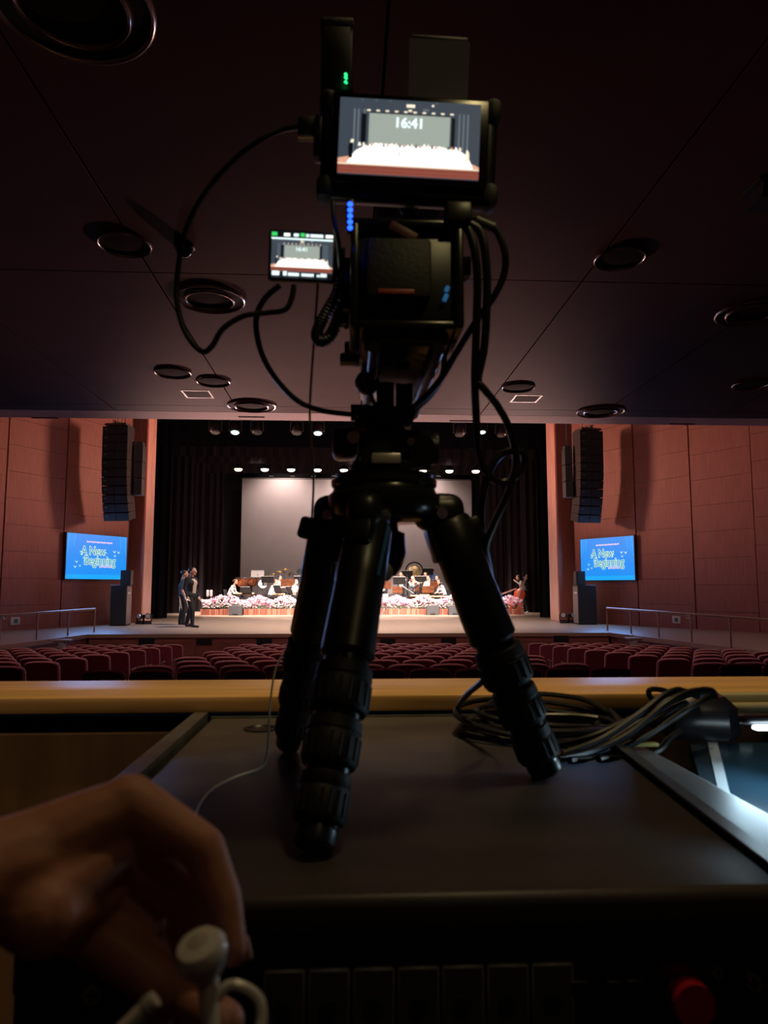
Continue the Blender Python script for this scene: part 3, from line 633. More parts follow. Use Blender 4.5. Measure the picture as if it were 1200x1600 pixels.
# ================================================================== PEOPLE AND INSTRUMENTS
skin_m = M('skin', (.62, .34, .24), .55); hair_m = M('hair_black', (.012, .010, .010), .5); hairb_m = M('hair_brown', (.10, .035, .02), .5)
eye_m = M('eye_dark', (.02, .015, .015), .3); lip_red = M('lips', (.40, .12, .11), .5)
c_white = M('cloth_white', (.82, .80, .79), .8); c_cream = M('cloth_cream', (.62, .54, .45), .8); c_black = M('cloth_black', (.014, .014, .016), .8)
c_dgrey = M('cloth_charcoal', (.045, .05, .055), .85); c_beige = M('cloth_beige', (.58, .46, .36), .8); c_blue = M('cloth_blue', (.12, .20, .42), .8); c_grey = M('cloth_grey', (.13, .13, .14), .85); shoe_m = M('shoe_black', (.012, .011, .011), .4); shoe_w = M('shoe_pale', (.5, .45, .42), .5)
# material slots: 0 skin 1 top 2 trousers 3 shoes 4 second colour
def hand_caps(wr, d, side, up=V((0, 0, 1))):
    d = V(d).normalized(); u = d.cross(V(up)); u = u.normalized() if u.length > .01 else V((1, 0, 0)); wr = V(wr); out = []
    out.append((wr, .027, wr + d * .07, .034, 0))
    for k in range(4):
        o = u * ((k - 1.5) * .019); L = (.070, .082, .077, .060)[k]; n = u.cross(d) * .012
        out.append((wr + d * .075 + o, .011, wr + d * (.075 + L * .55) + o + n, .010, 0)); out.append((wr + d * (.075 + L * .55) + o + n, .010, wr + d * (.075 + L * .9) + o + n * 2.4, .009, 0))
    out.append((wr + d * .025 + u * side * .03, .013, wr + d * .075 + u * side * .058, .010, 0))
    return out
def head_caps(h, f):
    h, f = V(h), V(f).normalized(); z = V((0, 0, 1)); s = f.cross(z).normalized()
    return [(h + z * .035, .088, h - z * .005 + f * .012, .084, 0), (h - z * .045 + f * .03, .060, h - z * .075 + f * .045, .042, 0), (h + z * .01 + f * .092, .012, h - z * .018 + f * .108, .015, 0),
            (h + s * .085 - z * .0, .012, h + s * .09 - z * .03, .011, 0), (h - s * .085, .012, h - s * .09 - z * .03, .011, 0)]
def limb(a, ra, b, rb, c, rc, m1, m2): return [(a, ra, b, rb, m1), (b, rb, c, rc, m2)]
def stand_caps(sleeve=1, lean=0.0, armL=None, armR=None, stride=.05):
    L = V((0, lean, 0)); C = []
    C += [((-.075, 0, .94), .112, (.075, 0, .94), .112, 2), (V((0, 0, 1.02)), .118, V((0, 0, 1.25)) + L * .6, .128, 1), (V((-.075, .01, 1.30)) + L * .7, .115, V((.075, .01, 1.30)) + L * .7, .115, 1),
          (V((-.15, -.01, 1.42)) + L, .068, V((.15, -.01, 1.42)) + L, .068, 1), (V((0, -.01, 1.46)) + L, .052, V((0, .015, 1.555)) + L * 1.2, .048, 0)]
    for s in (-1, 1):
        k = stride * s
        C += limb((s * .09, 0, .92), .092, (s * .10, k + .015, .50), .064, (s * .105, k * 1.6 - .02, .11), .046, 2, 2)
        C += [((s * .105, k * 1.6 - .02, .10), .046, (s * .11, k * 1.6 + .0, .05), .042, 3), ((s * .11, k * 1.6 - .03, .04), .038, (s * .125, k * 1.6 + .15, .032), .032, 3)]
        arm = armL if s < 0 else armR
        e, w_ = arm if arm else ((s * .245, -.03 + lean * .6, 1.14), (s * .25, .06 + lean * .3, .90))
        sh = V((s * .19, -.01, 1.42)) + L
        C += [(sh, .058, V(e), .045, 1), (V(e), .042, V(w_), .030, sleeve if sleeve == 1 else 0)]
        C += hand_caps(w_, V(w_) - V(e) + V((0, .0, -.03)), -s)
    h = V((0, .03, 1.64)) + L * 1.35
    return C + head_caps(h, (0, 1, -lean * .8)), h
def sit_caps(lean=.05, arms=((-.16, .34, .78), (.16, .34, .78)), sleeve=1, headturn=0.0):
    C = [((-.08, -.02, .56), .115, (.08, -.02, .56), .115, 2), ((0, -.02, .62), .115, (0, lean * .6 - .02, .86), .122, 1), ((-.07, lean * .8 - .01, .90), .112, (.07, lean * .8 - .01, .90), .112, 1),
         ((-.145, lean, 1.02), .066, (.145, lean, 1.02), .066, 1), ((0, lean, 1.06), .050, (0, lean * 1.3 + .01, 1.15), .046, 0)]
    for s, wr in ((-1, arms[0]), (1, arms[1])):
        C += limb((s * .09, .02, .55), .092, (s * .14, .42, .54), .066, (s * .14, .40, .12), .046, 2, 2)
        C += [((s * .14, .38, .05), .042, (s * .15, .56, .035), .034, 3)]
        sh = V((s * .185, lean, 1.02)); wr = V(wr); e = (sh + wr) / 2 + V((s * .07, -.04, -.10))
        C += [(sh, .056, e, .043, 1), (e, .041, wr, .029, sleeve)]
        C += hand_caps(wr, wr - e, -s)
    h = V((0, lean * 1.5 + .03, 1.24)); C += head_caps(h, (math.sin(headturn), math.cos(headturn), -.15))
    return C, h
def hair(h, f, style, mat, parent):
    h = V(h); f = V(f).normalized(); m = MB()
    m.ell(h + V((0, 0, .040)) - f * .020, (.096, .096, .092), n=14, m=9)
    if style == 'long': m.ell(h - f * .055 - V((0, 0, .06)), (.085, .06, .14), n=12, m=8)
    if style == 'bun': m.ell(h - f * .10 + V((0, 0, .05)), .05, n=10, m=7)
    return lpart('hair', m, mat, parent, ang=80)
def face(h, f, parent):
    h = V(h); f = V(f).normalized(); s = f.cross(V((0, 0, 1))).normalized(); m = MB()
    for k in (-1, 1): m.ell(h + f * .086 + s * k * .033 + V((0, 0, .012)), (.011, .011, .007), n=8, m=5)
    lpart('eyes', m, eye_m, parent)
    lpart('mouth', MB().ell(h + f * .090 - V((0, 0, .052)), (.020, .012, .006), n=8, m=5), lip_red, parent)
BASE = {}
def person(key, caps, h, loc, rz, cols, label, hairstyle='short', hmat=None, voxel=.012, paint=None, group=None, f=(0, 1, 0), sc=1.0):
    if key not in BASE: BASE[key] = organic('person', caps, [skin_m, c_white, c_black, shoe_m, c_beige], voxel, 5, paint=paint)
    me = BASE[key].copy(); me.name = 'person'
    for i, c in enumerate(cols): me.materials[i] = c
    o = obj('person', me, None, loc); o.rotation_euler = (0, 0, rz); o.scale = sc if isinstance(sc, tuple) else (sc, sc, sc); tag(o, label, 'person', group)
    hair(h, f, hairstyle, hmat or hair_m, o); face(h, f, o); return o
# ---- the two people standing on the apron
c, h = stand_caps(sleeve=0, stride=.03)
p = atz(284.5, 976.5, ZS); person('stand_tee', c, h, p, math.radians(-78), [skin_m, c_dgrey, c_black, shoe_m, c_beige], 'person in charcoal T-shirt and black trousers standing behind the jacketed one', voxel=.010, sc=(1.12, 1.18, 1.0))
c, h = stand_caps(sleeve=1, stride=.09)
def open_jacket(C, idx):
    k = (C[:, 1] > .055) & (np.abs(C[:, 0]) < .075) & (C[:, 2] > 1.0) & (C[:, 2] < 1.47) & (idx == 1); idx[k] = 4; return idx
p = atz(297, 980, ZS); person('stand_jacket', c, h, p, math.radians(-112), [skin_m, c_black, c_black, shoe_m, c_beige], 'person in open black jacket over beige shirt standing on the apron', voxel=.010, paint=open_jacket, sc=(1.18, 1.3, 1.03))
# ---- double bass and its player
p = atz(821, 958.5, ZS); BX = p.copy()
c, h = stand_caps(sleeve=1, lean=.20, stride=.05, armL=((-.26, .22, 1.30), (-.12, .42, 1.46)), armR=((.27, .18, 1.16), (.10, .30, .92)))
person('bassist', c, h, p, math.radians(82), [skin_m, c_grey, c_black, shoe_w, c_beige], 'person in dark clothes bending over the double bass', hairstyle='long', voxel=.010, f=(0, 1, -.15))
bass_m = M('bass_varnish', (.50, .07, .03), .2, var=.3, scale=3, stretch=(6, 6, .4)); ebony = M('ebony', (.015, .012, .012), .35); string_m = M('bass_string', (.6, .58, .55), .3, metal=.8)
t = thing('double_bass', (BX.x - .66, BX.y - .34, ZS), 'red varnished double bass leaning against its bending player', 'double bass', rot=(math.radians(-6), math.radians(20), math.radians(-18)))
half = [(.05, .12), (.20, .14), (.32, .24), (.345, .38), (.30, .52), (.225, .64), (.215, .74), (.25, .86), (.265, .96), (.22, 1.08), (.12, 1.16), (.045, 1.20)]
outl = [(x, z) for x, z in half] + [(-x, z) for x, z in reversed(half)]
m = MB(); m.rings([[V((x * k, y, .66 + (z - .66) * k)) for x, z in outl] for y, k in ((-.115, .94), (-.10, 1), (.09, 1), (.11, .93))]); lpart('body', m, bass_m, t, ang=50)
lpart('neck', MB().box((0, -.09, 1.45), (.085, .07, .62), top=(.75, .9)), M('neck_maple', (.62, .38, .24), .4), t); lpart('fingerboard', MB().box((0, -.14, 1.24), (.060, .02, .86), rot=(math.radians(-4), 0, 0), top=(.6, 1)), M('fingerboard_brown', (.30, .17, .11), .4), t)
lpart('scroll', MB().cyl((-.04, -.08, 1.82), (.04, -.08, 1.82), .06, n=14).box((0, -.08, 1.76), (.06, .06, .14)), M('neck_maple', (.62, .38, .24), .4), t)
for zz in (1.70, 1.74):
    for s in (-1, 1): lpart('tuning_peg', MB().cyl((s * .02, -.06, zz), (s * .10, -.06, zz), .010, n=6), string_m, t)
lpart('bridge', MB().box((0, -.15, .62), (.13, .02, .14)), M('maple_pale', (.7, .5, .3), .5), t); lpart('tailpiece', MB().box((0, -.145, .36), (.09, .02, .34), top=(1.2, 1)), ebony, t)
for k in range(4): lpart('string', MB().cyl((-.03 + k * .02, -.165, .5), (-.015 + k * .01, -.10, 1.72), .003, n=5), string_m, t)
lpart('endpin', MB().cyl((0, 0, .0), (0, 0, .14), .010, n=6), string_m, t)
for s in (-1, 1): lpart('sound_hole', MB().tube([(s * .09, -.118, .72), (s * .075, -.118, .66), (s * .10, -.118, .58), (s * .085, -.118, .52)], .008, n=5), ebony, t)
q = thing('bass_bow', (BX.x - .75, BX.y - .32, ZS + 1.0), 'wooden bow drawn across the double bass', 'bow')
lpart('stick', MB().cyl((-.42, 0, -.10), (.28, .0, .16), .012, n=6), M('bow_red', (.45, .08, .04), .4), q); lpart('hair_ribbon', MB().cyl((-.41, -.01, -.135), (.27, -.01, .125), .006, n=5), c_white, q)
# ---- chairs
def make_chair():
    t = thing('orchestra_chair', (0, 0, 0), 'x', 'chair'); k = M('chair_black', (.02, .02, .022), .6)
    lpart('seat', MB().rbox((0, -.0, .445), (.42, .42, .05), .015, seg=1), k, t); lpart('backrest', MB().rbox((0, -.22, .76), (.40, .035, .26), .012, seg=1, rot=(.12, 0, 0)), k, t)
    for sx in (-1, 1):
        for sy in (-1, 1): lpart('leg', MB().cyl((sx * .19, sy * .18, 0), (sx * .18, sy * .17, .43), .012, n=6), steel, t)
        lpart('back_post', MB().cyl((sx * .18, -.19, .42), (sx * .18, -.24, .86), .012, n=6), steel, t)
    return t
chair0 = make_chair(); ch1 = [True]
def chair_at(x, y, rz, label):
    o = chair0 if ch1[0] else copy_tree(chair0); ch1[0] = False
    o.location = (x, y, ry(y)); o.rotation_euler = (0, 0, rz); tag(o, label, 'chair', 'orchestra chairs')
P1 = sit_caps(.08); P2 = sit_caps(.16, ((-.20, .30, .74), (.18, .36, .72))); P3 = sit_caps(.02, ((-.18, .28, 1.10), (-.02, .26, 1.14)), headturn=.3); P4 = sit_caps(.06, ((-.06, .30, .92), (.14, .26, .80)))
POSES = {'a': P1, 'b': P2, 'c': P3, 'd': P4}
MUS = [  # head px, row Y, facing degrees (0 = towards the audience, +: towards the right wing), pose, top, hair, label
    (359.5, 33.3, 80, 'b', c_white, 'bun', hairb_m, 'seated player in white at the zither nearest the two standing people'),
    (423, 33.4, 70, 'b', c_white, 'short', hairb_m, 'seated player in white leaning over an instrument before the timpani'),
    (433.5, 35.2, 60, 'a', c_white, 'short', hair_m, 'seated dark-haired player in white behind the leaning one'),
    (459, 33.5, 65, 'd', c_cream, 'short', hairb_m, 'seated player in cream between brown music stands before the drum kit'),
    (484, 35.3, 50, 'a', c_white, 'short', hair_m, 'seated player in white just beside the left tripod leg'),
    (599, 35.0, -10, 'a', c_white, 'short', hair_m, 'seated player in white behind the brown stand next to the front tripod leg'),
    (626.5, 36.8, -10, 'c', c_white, 'short', hairb_m, 'wind player in white in the rear row left of the gong'),
    (643, 33.0, 75, 'c', c_dgrey, 'bun', hairb_m, 'flute player in a dark sleeveless dress before the brown stands'),
    (645.5, 35.3, -20, 'c', c_white, 'short', hairb_m, 'wind player in white directly below the gong'),
    (666, 36.9, -25, 'a', c_cream, 'short', hairb_m, 'player in cream in the rear row right of the gong'),
    (677, 38.2, -30, 'a', c_blue, 'short', hair_m, 'percussionist in blue beside the gong'),
    (670.5, 35.2, -30, 'd', c_white, 'short', hair_m, 'player in white under the dark stands right of the gong'),
    (694, 33.6, -70, 'b', c_white, 'long', hair_m, 'seated zither player in white beside the right tripod leg'),
    (685.5, 35.6, -45, 'a', c_cream, 'short', hairb_m, 'player in cream behind the zither player'),
]
for i, (px, Y, fa, ps, top, hs, hm, lb) in enumerate(MUS):
    X = at(px, 910, Y).x; rz = PI + math.radians(fa); c, h = POSES[ps]
    person('sit_' + ps, c, h, (X, Y, ry(Y)), rz, [skin_m, top, c_black, shoe_m, c_beige], lb, hs, hm, voxel=.014, group='orchestra players')
    chair_at(X, Y, rz, 'black orchestra chair under the ' + lb.replace('seated ', '').split(' in ')[0] + ' ' + ' '.join(lb.split()[-5:]))
# ---- music stands
st_br = M('stand_wood', (.11, .034, .013), .8, var=.2, scale=8, spec=.1); st_dk = M('stand_dark', (.014, .011, .011), .85, spec=.1); st_gr = M('stand_grey', (.45, .40, .38), .5)
def music_stand(px, py, Y, w_, h_, kind, label, lean=.35, rz=0.0):
    p = at(px, py, Y); b = V((p.x, Y, ry(Y))); H = p.z - b.z
    t = thing('music_stand', b, label, 'music stand', 'orchestra music stands', rot=(0, 0, rz)); mm = {'b': st_br, 'd': st_dk, 'g': st_gr}[kind]
    R = Euler((-lean, 0, 0)).to_matrix(); c = V((0, 0, H))
    d = lpart('desk', MB().box(c, (w_, .018, h_), rot=R), mm, t)
    lpart('ledge', MB().box(c + R @ V((0, .03, -h_ / 2)), (w_, .06, .014), rot=R), mm, t)
    lpart('sheet_music', MB().box(c + R @ V((0, .014, .01)), (w_ * .8, .006, h_ * .8), rot=R), c_white, t)
    if kind == 'b':
        x = MB()
        for s in (-1, 1): x.box(c + R @ V((s * w_ * .22, -.011, h_ * .10)), (w_ * .48, .006, .014), rot=R @ Euler((0, s * .42, 0)).to_matrix())
        lpart('brace', x, st_dk, t)
    else: lpart('desk_rim', MB().box(c + R @ V((0, -.004, h_ / 2)), (w_ * 1.02, .026, .016), rot=R), st_gr, t)
    lpart('pole', MB().cyl((0, .02, .10), (0, -.01, H), .014, n=8), steel, t)
    for k in range(3): a = k * 2.094 + .5; lpart('foot', MB().cyl((0, .02, .22), (.25 * math.cos(a), .02 + .25 * math.sin(a), .0), .010, n=6), steel, t)
for i, a in enumerate((
    (402.5, 896.5, 36.9, .66, .34, 'g', 'pale-rimmed music stand highest above the timpani', .05, 0), (418, 905, 36.0, .62, .30, 'd', 'wide dark music stand in front of the timpani', .25, .1),
    (448.5, 910.5, 34.25, .60, .34, 'b', 'brown music stand standing squarely in front of the drum kit', .05, 0), (468, 905.5, 35.8, .56, .34, 'd', 'dark music stand under the pink drums', .1, 0),
    (384.5, 922, 32.5, .50, .34, 'd', 'dark tilted music stand beside the first zither', .6, .7), (433.5, 920, 32.5, .40, .36, 'd', 'narrow dark music stand before the leaning player in white', .5, .8),
    (477, 921.5, 32.5, .44, .38, 'd', 'dark tilted music stand touching the left tripod leg', .5, .6), (452, 922, 32.9, .34, .36, 'd', 'narrow dark music stand turned sideways before the player in cream', .5, 1.0),
    (636, 896.5, 37.5, .60, .32, 'd', 'dark music stand left of the gong', .08, 0), (668.5, 893, 37.8, .58, .34, 'd', 'dark music stand right of the gong', .08, 0),
    (624, 907, 35.6, .62, .36, 'd', 'large dark music stand above the brown envelope-braced ones', .15, 0), (657.5, 904.5, 35.9, .60, .28, 'd', 'dark music stand directly below the gong', .2, 0),
    (602, 914, 34.2, .56, .36, 'b', 'brown cross-braced music stand next to the front tripod leg', .05, 0), (621, 921.5, 33.6, .48, .30, 'b', 'small brown cross-braced music stand before the flute player', .25, .2),
    (669, 921, 33.2, .56, .32, 'b', 'brown cross-braced music stand tilted above the long zither', .3, -.2), (680.5, 913.5, 34.3, .56, .34, 'b', 'brown cross-braced music stand behind the long zither', .05, 0),
    (651, 917, 34.0, .28, .40, 'b', 'narrow brown music stand beside the flute player', .1, .6))):
    music_stand(*a)
# ---- zithers on low stands
zit = M('zither_wood', (.62, .33, .14), .45, var=.2, scale=6, stretch=(.4, 6, 6))
def zither(px, py, Y, L, rz, label):
    p = at(px, py, Y); b = V((p.x, Y, ry(Y))); H = p.z - b.z; t = thing('zither', b, label, 'zither', 'plucked zithers', rot=(0, 0, rz))
    rs = [[V((x, .13 * math.cos(a), H + .045 * math.sin(a) * (1 if math.sin(a) > 0 else .6) + .03 * (x / L) ** 2)) for a in [k * 2 * PI / 12 for k in range(12)]] for x in (-L / 2, -L / 4, 0, L / 4, L / 2)]
    lpart('body', MB().rings(rs), zit, t)
    for k in range(6): lpart('string', MB().cyl((-L / 2 + .05, -.07 + k * .028, H + .065), (L / 2 - .05, -.07 + k * .028, H + .065), .003, n=4), string_m, t)
    for k in range(6): lpart('bridge', MB().box((-L * .28 + k * L * .10, -.07 + k * .028, H + .05), (.012, .03, .05), top=(1, .3)), st_br, t)
    for s in (-1, 1): lpart('trestle', MB().cyl((s * L * .38, -.14, 0), (s * L * .36, -.05, H - .02), .015, n=6).cyl((s * L * .38, .14, 0), (s * L * .36, .05, H - .02), .015, n=6), st_br, t)
zither(381, 928, 32.75, .95, .05, 'wooden zither beside the two standing people\'s end of the flowers'); zither(436, 929, 32.75, .55, .1, 'short wooden zither before the leaning player in white')
zither(478, 930, 32.75, .75, -.1, 'wooden zither half behind the left tripod leg'); zither(691, 932.5, 32.75, 1.25, -.12, 'long wooden zither beside the right tripod leg'); zither(663, 930.5, 32.8, .45, .0, 'short wooden zither next to the long one'); zither(648, 931.5, 32.7, .4, 0, 'small wooden zither before the flute player')
# flute
p = at(637, 921, 32.75); t = thing('flute', p, 'thin silver flute held by the player in the dark dress', 'flute', rot=(0, .55, 0))
lpart('tube', MB().cyl((-.32, 0, 0), (.32, 0, 0), .012, n=8), M('flute_silver', (.8, .78, .76), .2, metal=.9), t); lpart('key', MB().cyl((-.1, -.01, .012), (.2, -.01, .012), .006, n=6), string_m, t)
# ---- timpani
copper = M('copper', (.62, .20, .09), .22, metal=.75, var=.15, scale=6); head_sk = M('drum_skin', (.80, .74, .70), .6); chrome = M('chrome', (.75, .73, .72), .15, metal=.95)
for px, lb in ((378.5, 'copper timpani kettle drum nearest the dark side curtain'), (393, 'copper timpani kettle drum beside the pale music stand')):
    Y = 36.75 if px < 385 else 37.75; p = at(px, 902, Y); b = V((p.x, Y, ry(Y))); H = p.z - b.z; t = thing('timpani', b, lb, 'drum', 'kettle drums')
    r = .36; lpart('kettle', MB().lathe((0, 0, H - .5), [(.06, 0), (.2, .04), (.31, .16), (r, .34), (r, .46)], 24), copper, t)
    lpart('hoop', MB().lathe((0, 0, H - .05), [(r, 0), (r + .03, 0), (r + .03, .05), (r, .05)], 24, cap=False), chrome, t); lpart('drumhead', MB().lathe((0, 0, H - .012), [(r, 0), (r * .5, .004), (.001, .005)], 24, cap=False), head_sk, t)
    for k in range(6): a = k * PI / 3; lpart('tension_rod', MB().cyl((.38 * math.cos(a), .38 * math.sin(a), H - .36), (.38 * math.cos(a), .38 * math.sin(a), H - .01), .010, n=6), chrome, t)
    lpart('base', MB().cyl((0, 0, 0), (0, 0, H - .48), .05, n=8).lathe((0, 0, 0), [(.3, 0), (.3, .03), (.1, .08)], 16), mh_b, t)
# ---- drum kit: cymbals and drums each on their own stand
cymb = M('cymbal_brass', (.75, .52, .22), .25, metal=.9)
def cymbal(px, py, Y, r, tilt, label):
    p = at(px, py, Y); b = V((p.x, Y, ry(Y))); H = p.z - b.z; t = thing('cymbal', b, label, 'cymbal', 'cymbals of the drum kit')
    ax = V((math.sin(tilt), -.25, 1)).normalized(); lpart('disc', MB().lathe((0, 0, H), [(r, 0), (r * .3, .03), (r * .22, .05), (.01, .06)], 20, axis=ax), cymb, t)
    lpart('pole', MB().cyl((0, 0, 0), (0, 0, H + .06), .014, n=8), chrome, t)
    for k in range(3): a = k * 2.094; lpart('foot', MB().cyl((0, 0, .3), (.26 * math.cos(a), .26 * math.sin(a), 0), .010, n=6), chrome, t)
cymbal(438, 893.5, 38.4, .26, .3, 'tilted brass cymbal nearer the timpani'); cymbal(446, 889.5, 38.6, .27, -.05, 'highest flat brass cymbal'); cymbal(475, 891.5, 38.9, .26, .25, 'brass cymbal over the pink drums'); cymbal(427, 897.5, 38.3, .2, .1, 'small low brass cymbal behind the dark stand')
pinkd = M('drum_pink', (.60, .30, .25), .3, var=.2, scale=5); whited = M('drum_white', (.75, .70, .68), .3)
def drum(px, py, Y, r, dpt, ax, mm, label):
    p = at(px, py, Y); b = V((p.x, Y, ry(Y))); H = p.z - b.z; t = thing('drum', b, label, 'drum', 'drums of the drum kit'); ax = V(ax).normalized(); c = V((0, 0, H))
    lpart('shell', MB().cyl(c - ax * dpt / 2, c + ax * dpt / 2, r, n=22), mm, t); lpart('drumhead', MB().cyl(c + ax * dpt / 2, c + ax * (dpt / 2 + .01), r * .93, n=22), head_sk, t)
    for k in (-1, 1): lpart('hoop', MB().cyl(c + ax * (k * dpt / 2 - .015), c + ax * (k * dpt / 2 + .015), r * 1.05, n=22), chrome, t)
    lpart('stand', MB().cyl((0, 0, 0), (0, 0, max(.1, H - r * .6)), .02, n=8).cyl((-.2, 0, 0), (0, 0, .3), .012, n=6).cyl((.2, 0, 0), (0, 0, .3), .012, n=6).cyl((0, .2, 0), (0, 0, .3), .012, n=6), chrome, t)
drum(469, 895.5, 38.4, .20, .2, (.1, -.8, .6), pinkd, 'pinkish tom drum under a brass cymbal'); drum(456, 899, 38.6, .18, .18, (-.2, -.7, .7), whited, 'white tom drum in the middle of the kit'); drum(462, 905.5, 38.0, .30, .35, (0, -1, 0), whited, 'large white bass drum behind the dark stand'); drum(482, 897, 38.3, .2, .2, (0, -.6, .8), pinkd, 'pinkish tom drum beside the left tripod leg'); drum(411, 913, 36.4, .22, .2, (0, -.9, .3), whited, 'white drum below the pale music stand'); drum(469.5, 916, 34.8, .16, .1, (-.3, -.9, .2), M('drum_dark', (.12, .11, .12), .4), 'dark round drum between the players in cream and white')
# ---- gong in a round frame
Y = 38.5; p = at(647.5, 892, Y); b = V((p.x, Y, ry(Y))); H = p.z - b.z; t = thing('gong', b, 'golden gong hanging in a dark round frame before the cloth', 'gong')
lpart('gong_disc', MB().lathe((0, 0, H - .03), [(.33, .05), (.34, .0), (.28, -.02), (.12, -.03), (.1, -.06), (.01, -.065)], 28, axis=(0, -1, 0) if False else (0, 1, 0)), M('gong_gold', (.66, .48, .24), .3, metal=.6, var=.25, scale=9), t)
lpart('hoop_frame', MB().tube([(.46 * math.cos(a), .03, H + .46 * math.sin(a)) for a in [k * 2 * PI / 24 for k in range(25)]], .035, n=8, sub=2), st_dk, t)
for s in (-1, 1): lpart('leg', MB().cyl((s * .30, .03, H - .36), (s * .42, .03, 0), .03, n=8), st_dk, t); lpart('cord', MB().cyl((s * .12, .03, H + .30), (s * .16, .03, H + .43), .008, n=5), ebony, t)
# ---- two pale hand percussion pieces / shoes at the flowers' end
for px, lb in ((324.5, 'pale upright mallet head behind the first flower trough'), (330, 'pale upright mallet head beside its twin behind the flowers')):
    p = at(px, 927, 32.2); b = V((p.x, 32.2, ZS)); H = p.z - b.z
    t = thing('mallet', b, lb, 'mallet'); lpart('head', MB().rbox((0, 0, H), (.12, .10, .30), .04), M('felt_pale', (.55, .48, .48), .8), t); lpart('shaft', MB().cyl((0, 0, 0), (0, 0, H - .1), .015, n=6), steel, t)
# ================================================================== THE DESK IN FRONT
ZT = .95
rub = M('black_plastic', (.007, .007, .008), .36); rub2 = M('black_rubber', (.008, .008, .009), .6, bump=.1, scale=200); metal_bk = M('black_anodised', (.022, .022, .022), .24, metal=.5)
lam = M('black_laminate', (.085, .072, .066), .42, var=.35, scale=3, stretch=(1, 3, 1)); alu = M('worn_aluminium', (.20, .20, .20), .38, metal=.7, var=.2, scale=20)
Y0 = atz(700, 1398, ZT).y; Y1 = 1.405; XL = atz(335, 1113, ZT).x + .004; XR = .47
t = thing('equipment_case', ((XL + XR) / 2, (Y0 + Y1) / 2, 0), 'black equipment case with metal edge strips, carrying the tripod', 'case')
part('top_panel', MB().rbox(((XL + XR) / 2, (Y0 + Y1) / 2, ZT - .015), (XR - XL, Y1 - Y0, .03), .009, seg=3), lam, t)
part('body', MB().box(((XL + XR) / 2, (Y0 + Y1) / 2 + .02, .46), (XR - XL - .02, Y1 - Y0 - .06, .92)), M('case_body', (.012, .012, .013), .6), t)
part('edge_strip', MB().box((XL - .020, (Y0 + Y1) / 2 + .01, ZT - .008), (.026, Y1 - Y0 + .0, .034)), alu, t)
pr0, pr1 = atz(992, 1181, ZT + .012), atz(1205, 1339, ZT + .012); d = (pr1 - pr0); d.z = 0; c = (pr0 + pr1) / 2; e0 = pr0 - d * .38; e1 = pr1 + d * .15
part('edge_strip', MB().box((e0 + e1) / 2 - V((0, 0, .0015)), ((e1 - e0).length, .016, .003), rot=(0, 0, math.atan2(d.y, d.x))), alu, t)
part('strip_carrier', MB().box((e0 + e1) / 2 - V((0, 0, .0165)), ((e1 - e0).length, .014, .027), rot=(0, 0, math.atan2(d.y, d.x))), M('carrier_black', (.006, .006, .006), .9, spec=.1), t)
part('rear_strip', MB().box(((XL + XR) / 2, Y1 + .002, ZT - .004), (XR - XL, .006, .012)), alu, t)
part('grommet', MB().lathe(atz(408, 1139, ZT), [(.030, .0), (.031, .002), (.024, .0025), (.022, .0005)], 20), rub, t)
# front face: bevelled bar above a row of plug-in modules
part('front_bar', MB().rbox(((XL + XR) / 2, Y0 + .008, ZT - .045), (XR - XL, .022, .05), .006), M('front_bar_black', (.012, .012, .013), .3), t)
fp = part('module_panel', MB().box(((XL + XR) / 2, Y0 + .008, .78), (XR - XL - .004, .012, .25)), M('panel_black', (.010, .010, .011), .5), t)
FY = Y0 - .002; mw = at(0, 1540, FY)
mod_m = M('module_black', (.11, .11, .12), .45); knob_m = M('knob_black', (.02, .02, .02), .35); dk_green = M('unlit_led', (.02, .06, .045), .3)
gp = MB()
for i in range(7):
    xa, xb = at(410 + 69.5 * i, 1540, FY).x, at(410 + 69.5 * (i + 1), 1540, FY).x
    z1 = at(600, 1508, FY).z
    mo = part('module', MB().rbox(((xa + xb) / 2, FY - .001, z1 - .065), (xb - xa - .0025, .008, .13), .0015, seg=1), mod_m, fp)
    mo.parent = t; mo.location = (0, 0, 0)
    part('indicator', MB().cyl(((xa + xb) / 2, FY - .004, z1 - .028), ((xa + xb) / 2, FY - .008, z1 - .028), .007, n=14), dk_green, mo)
    part('knob', MB().cyl(((xa + xb) / 2, FY - .004, z1 - .066), ((xa + xb) / 2, FY - .018, z1 - .066), .009, .008, n=16), M('knob_grey', (.10, .10, .10), .4), mo)
p = at(1076, 1560, FY); part('power_button', MB().cyl(p + V((0, .004, 0)), p - V((0, .012, 0)), .0175, .0165, n=24), M('red_button', (.60, .02, .04), .3), t)
for px, py, r in ((1176, 1534, .0075), (1120, 1518, .0055), (145, 1552, .008)):
    p = at(px, py, FY); s_ = part('screw', MB().cyl(p + V((0, .004, 0)), p - V((0, .003, 0)), r, r * .9, n=18), M('screw_steel', (.55, .6, .65), .25, metal=.9), t)
    part('cross_slot', MB().box(p - V((0, .0032, 0)), (r * 1.2, .001, r * .3)).box(p - V((0, .0034, 0)), (r * .3, .001, r * 1.2)), gap_m, s_)
for px, py, w_ in ((905, 1540, .016), (958, 1540, .014), (990, 1538, .016)):
    p = at(px, py, FY); part('push_button', MB().rbox(p - V((0, .002, 0)), (w_, .008, .012), .002), knob_m, t)
# flat print: tiny unreadable legends above the buttons
lg = MB()
for x0_, n_ in ((930, 8), (1044, 9)):
    for k in range(n_): p = at(x0_ + k * 5.5, 1504 + (k % 2), FY); lg.box(p + V((0, .002, 0)), (.0018, .0006, .003))
part('legend', lg, M('legend_grey', (.25, .27, .28), .5), t)
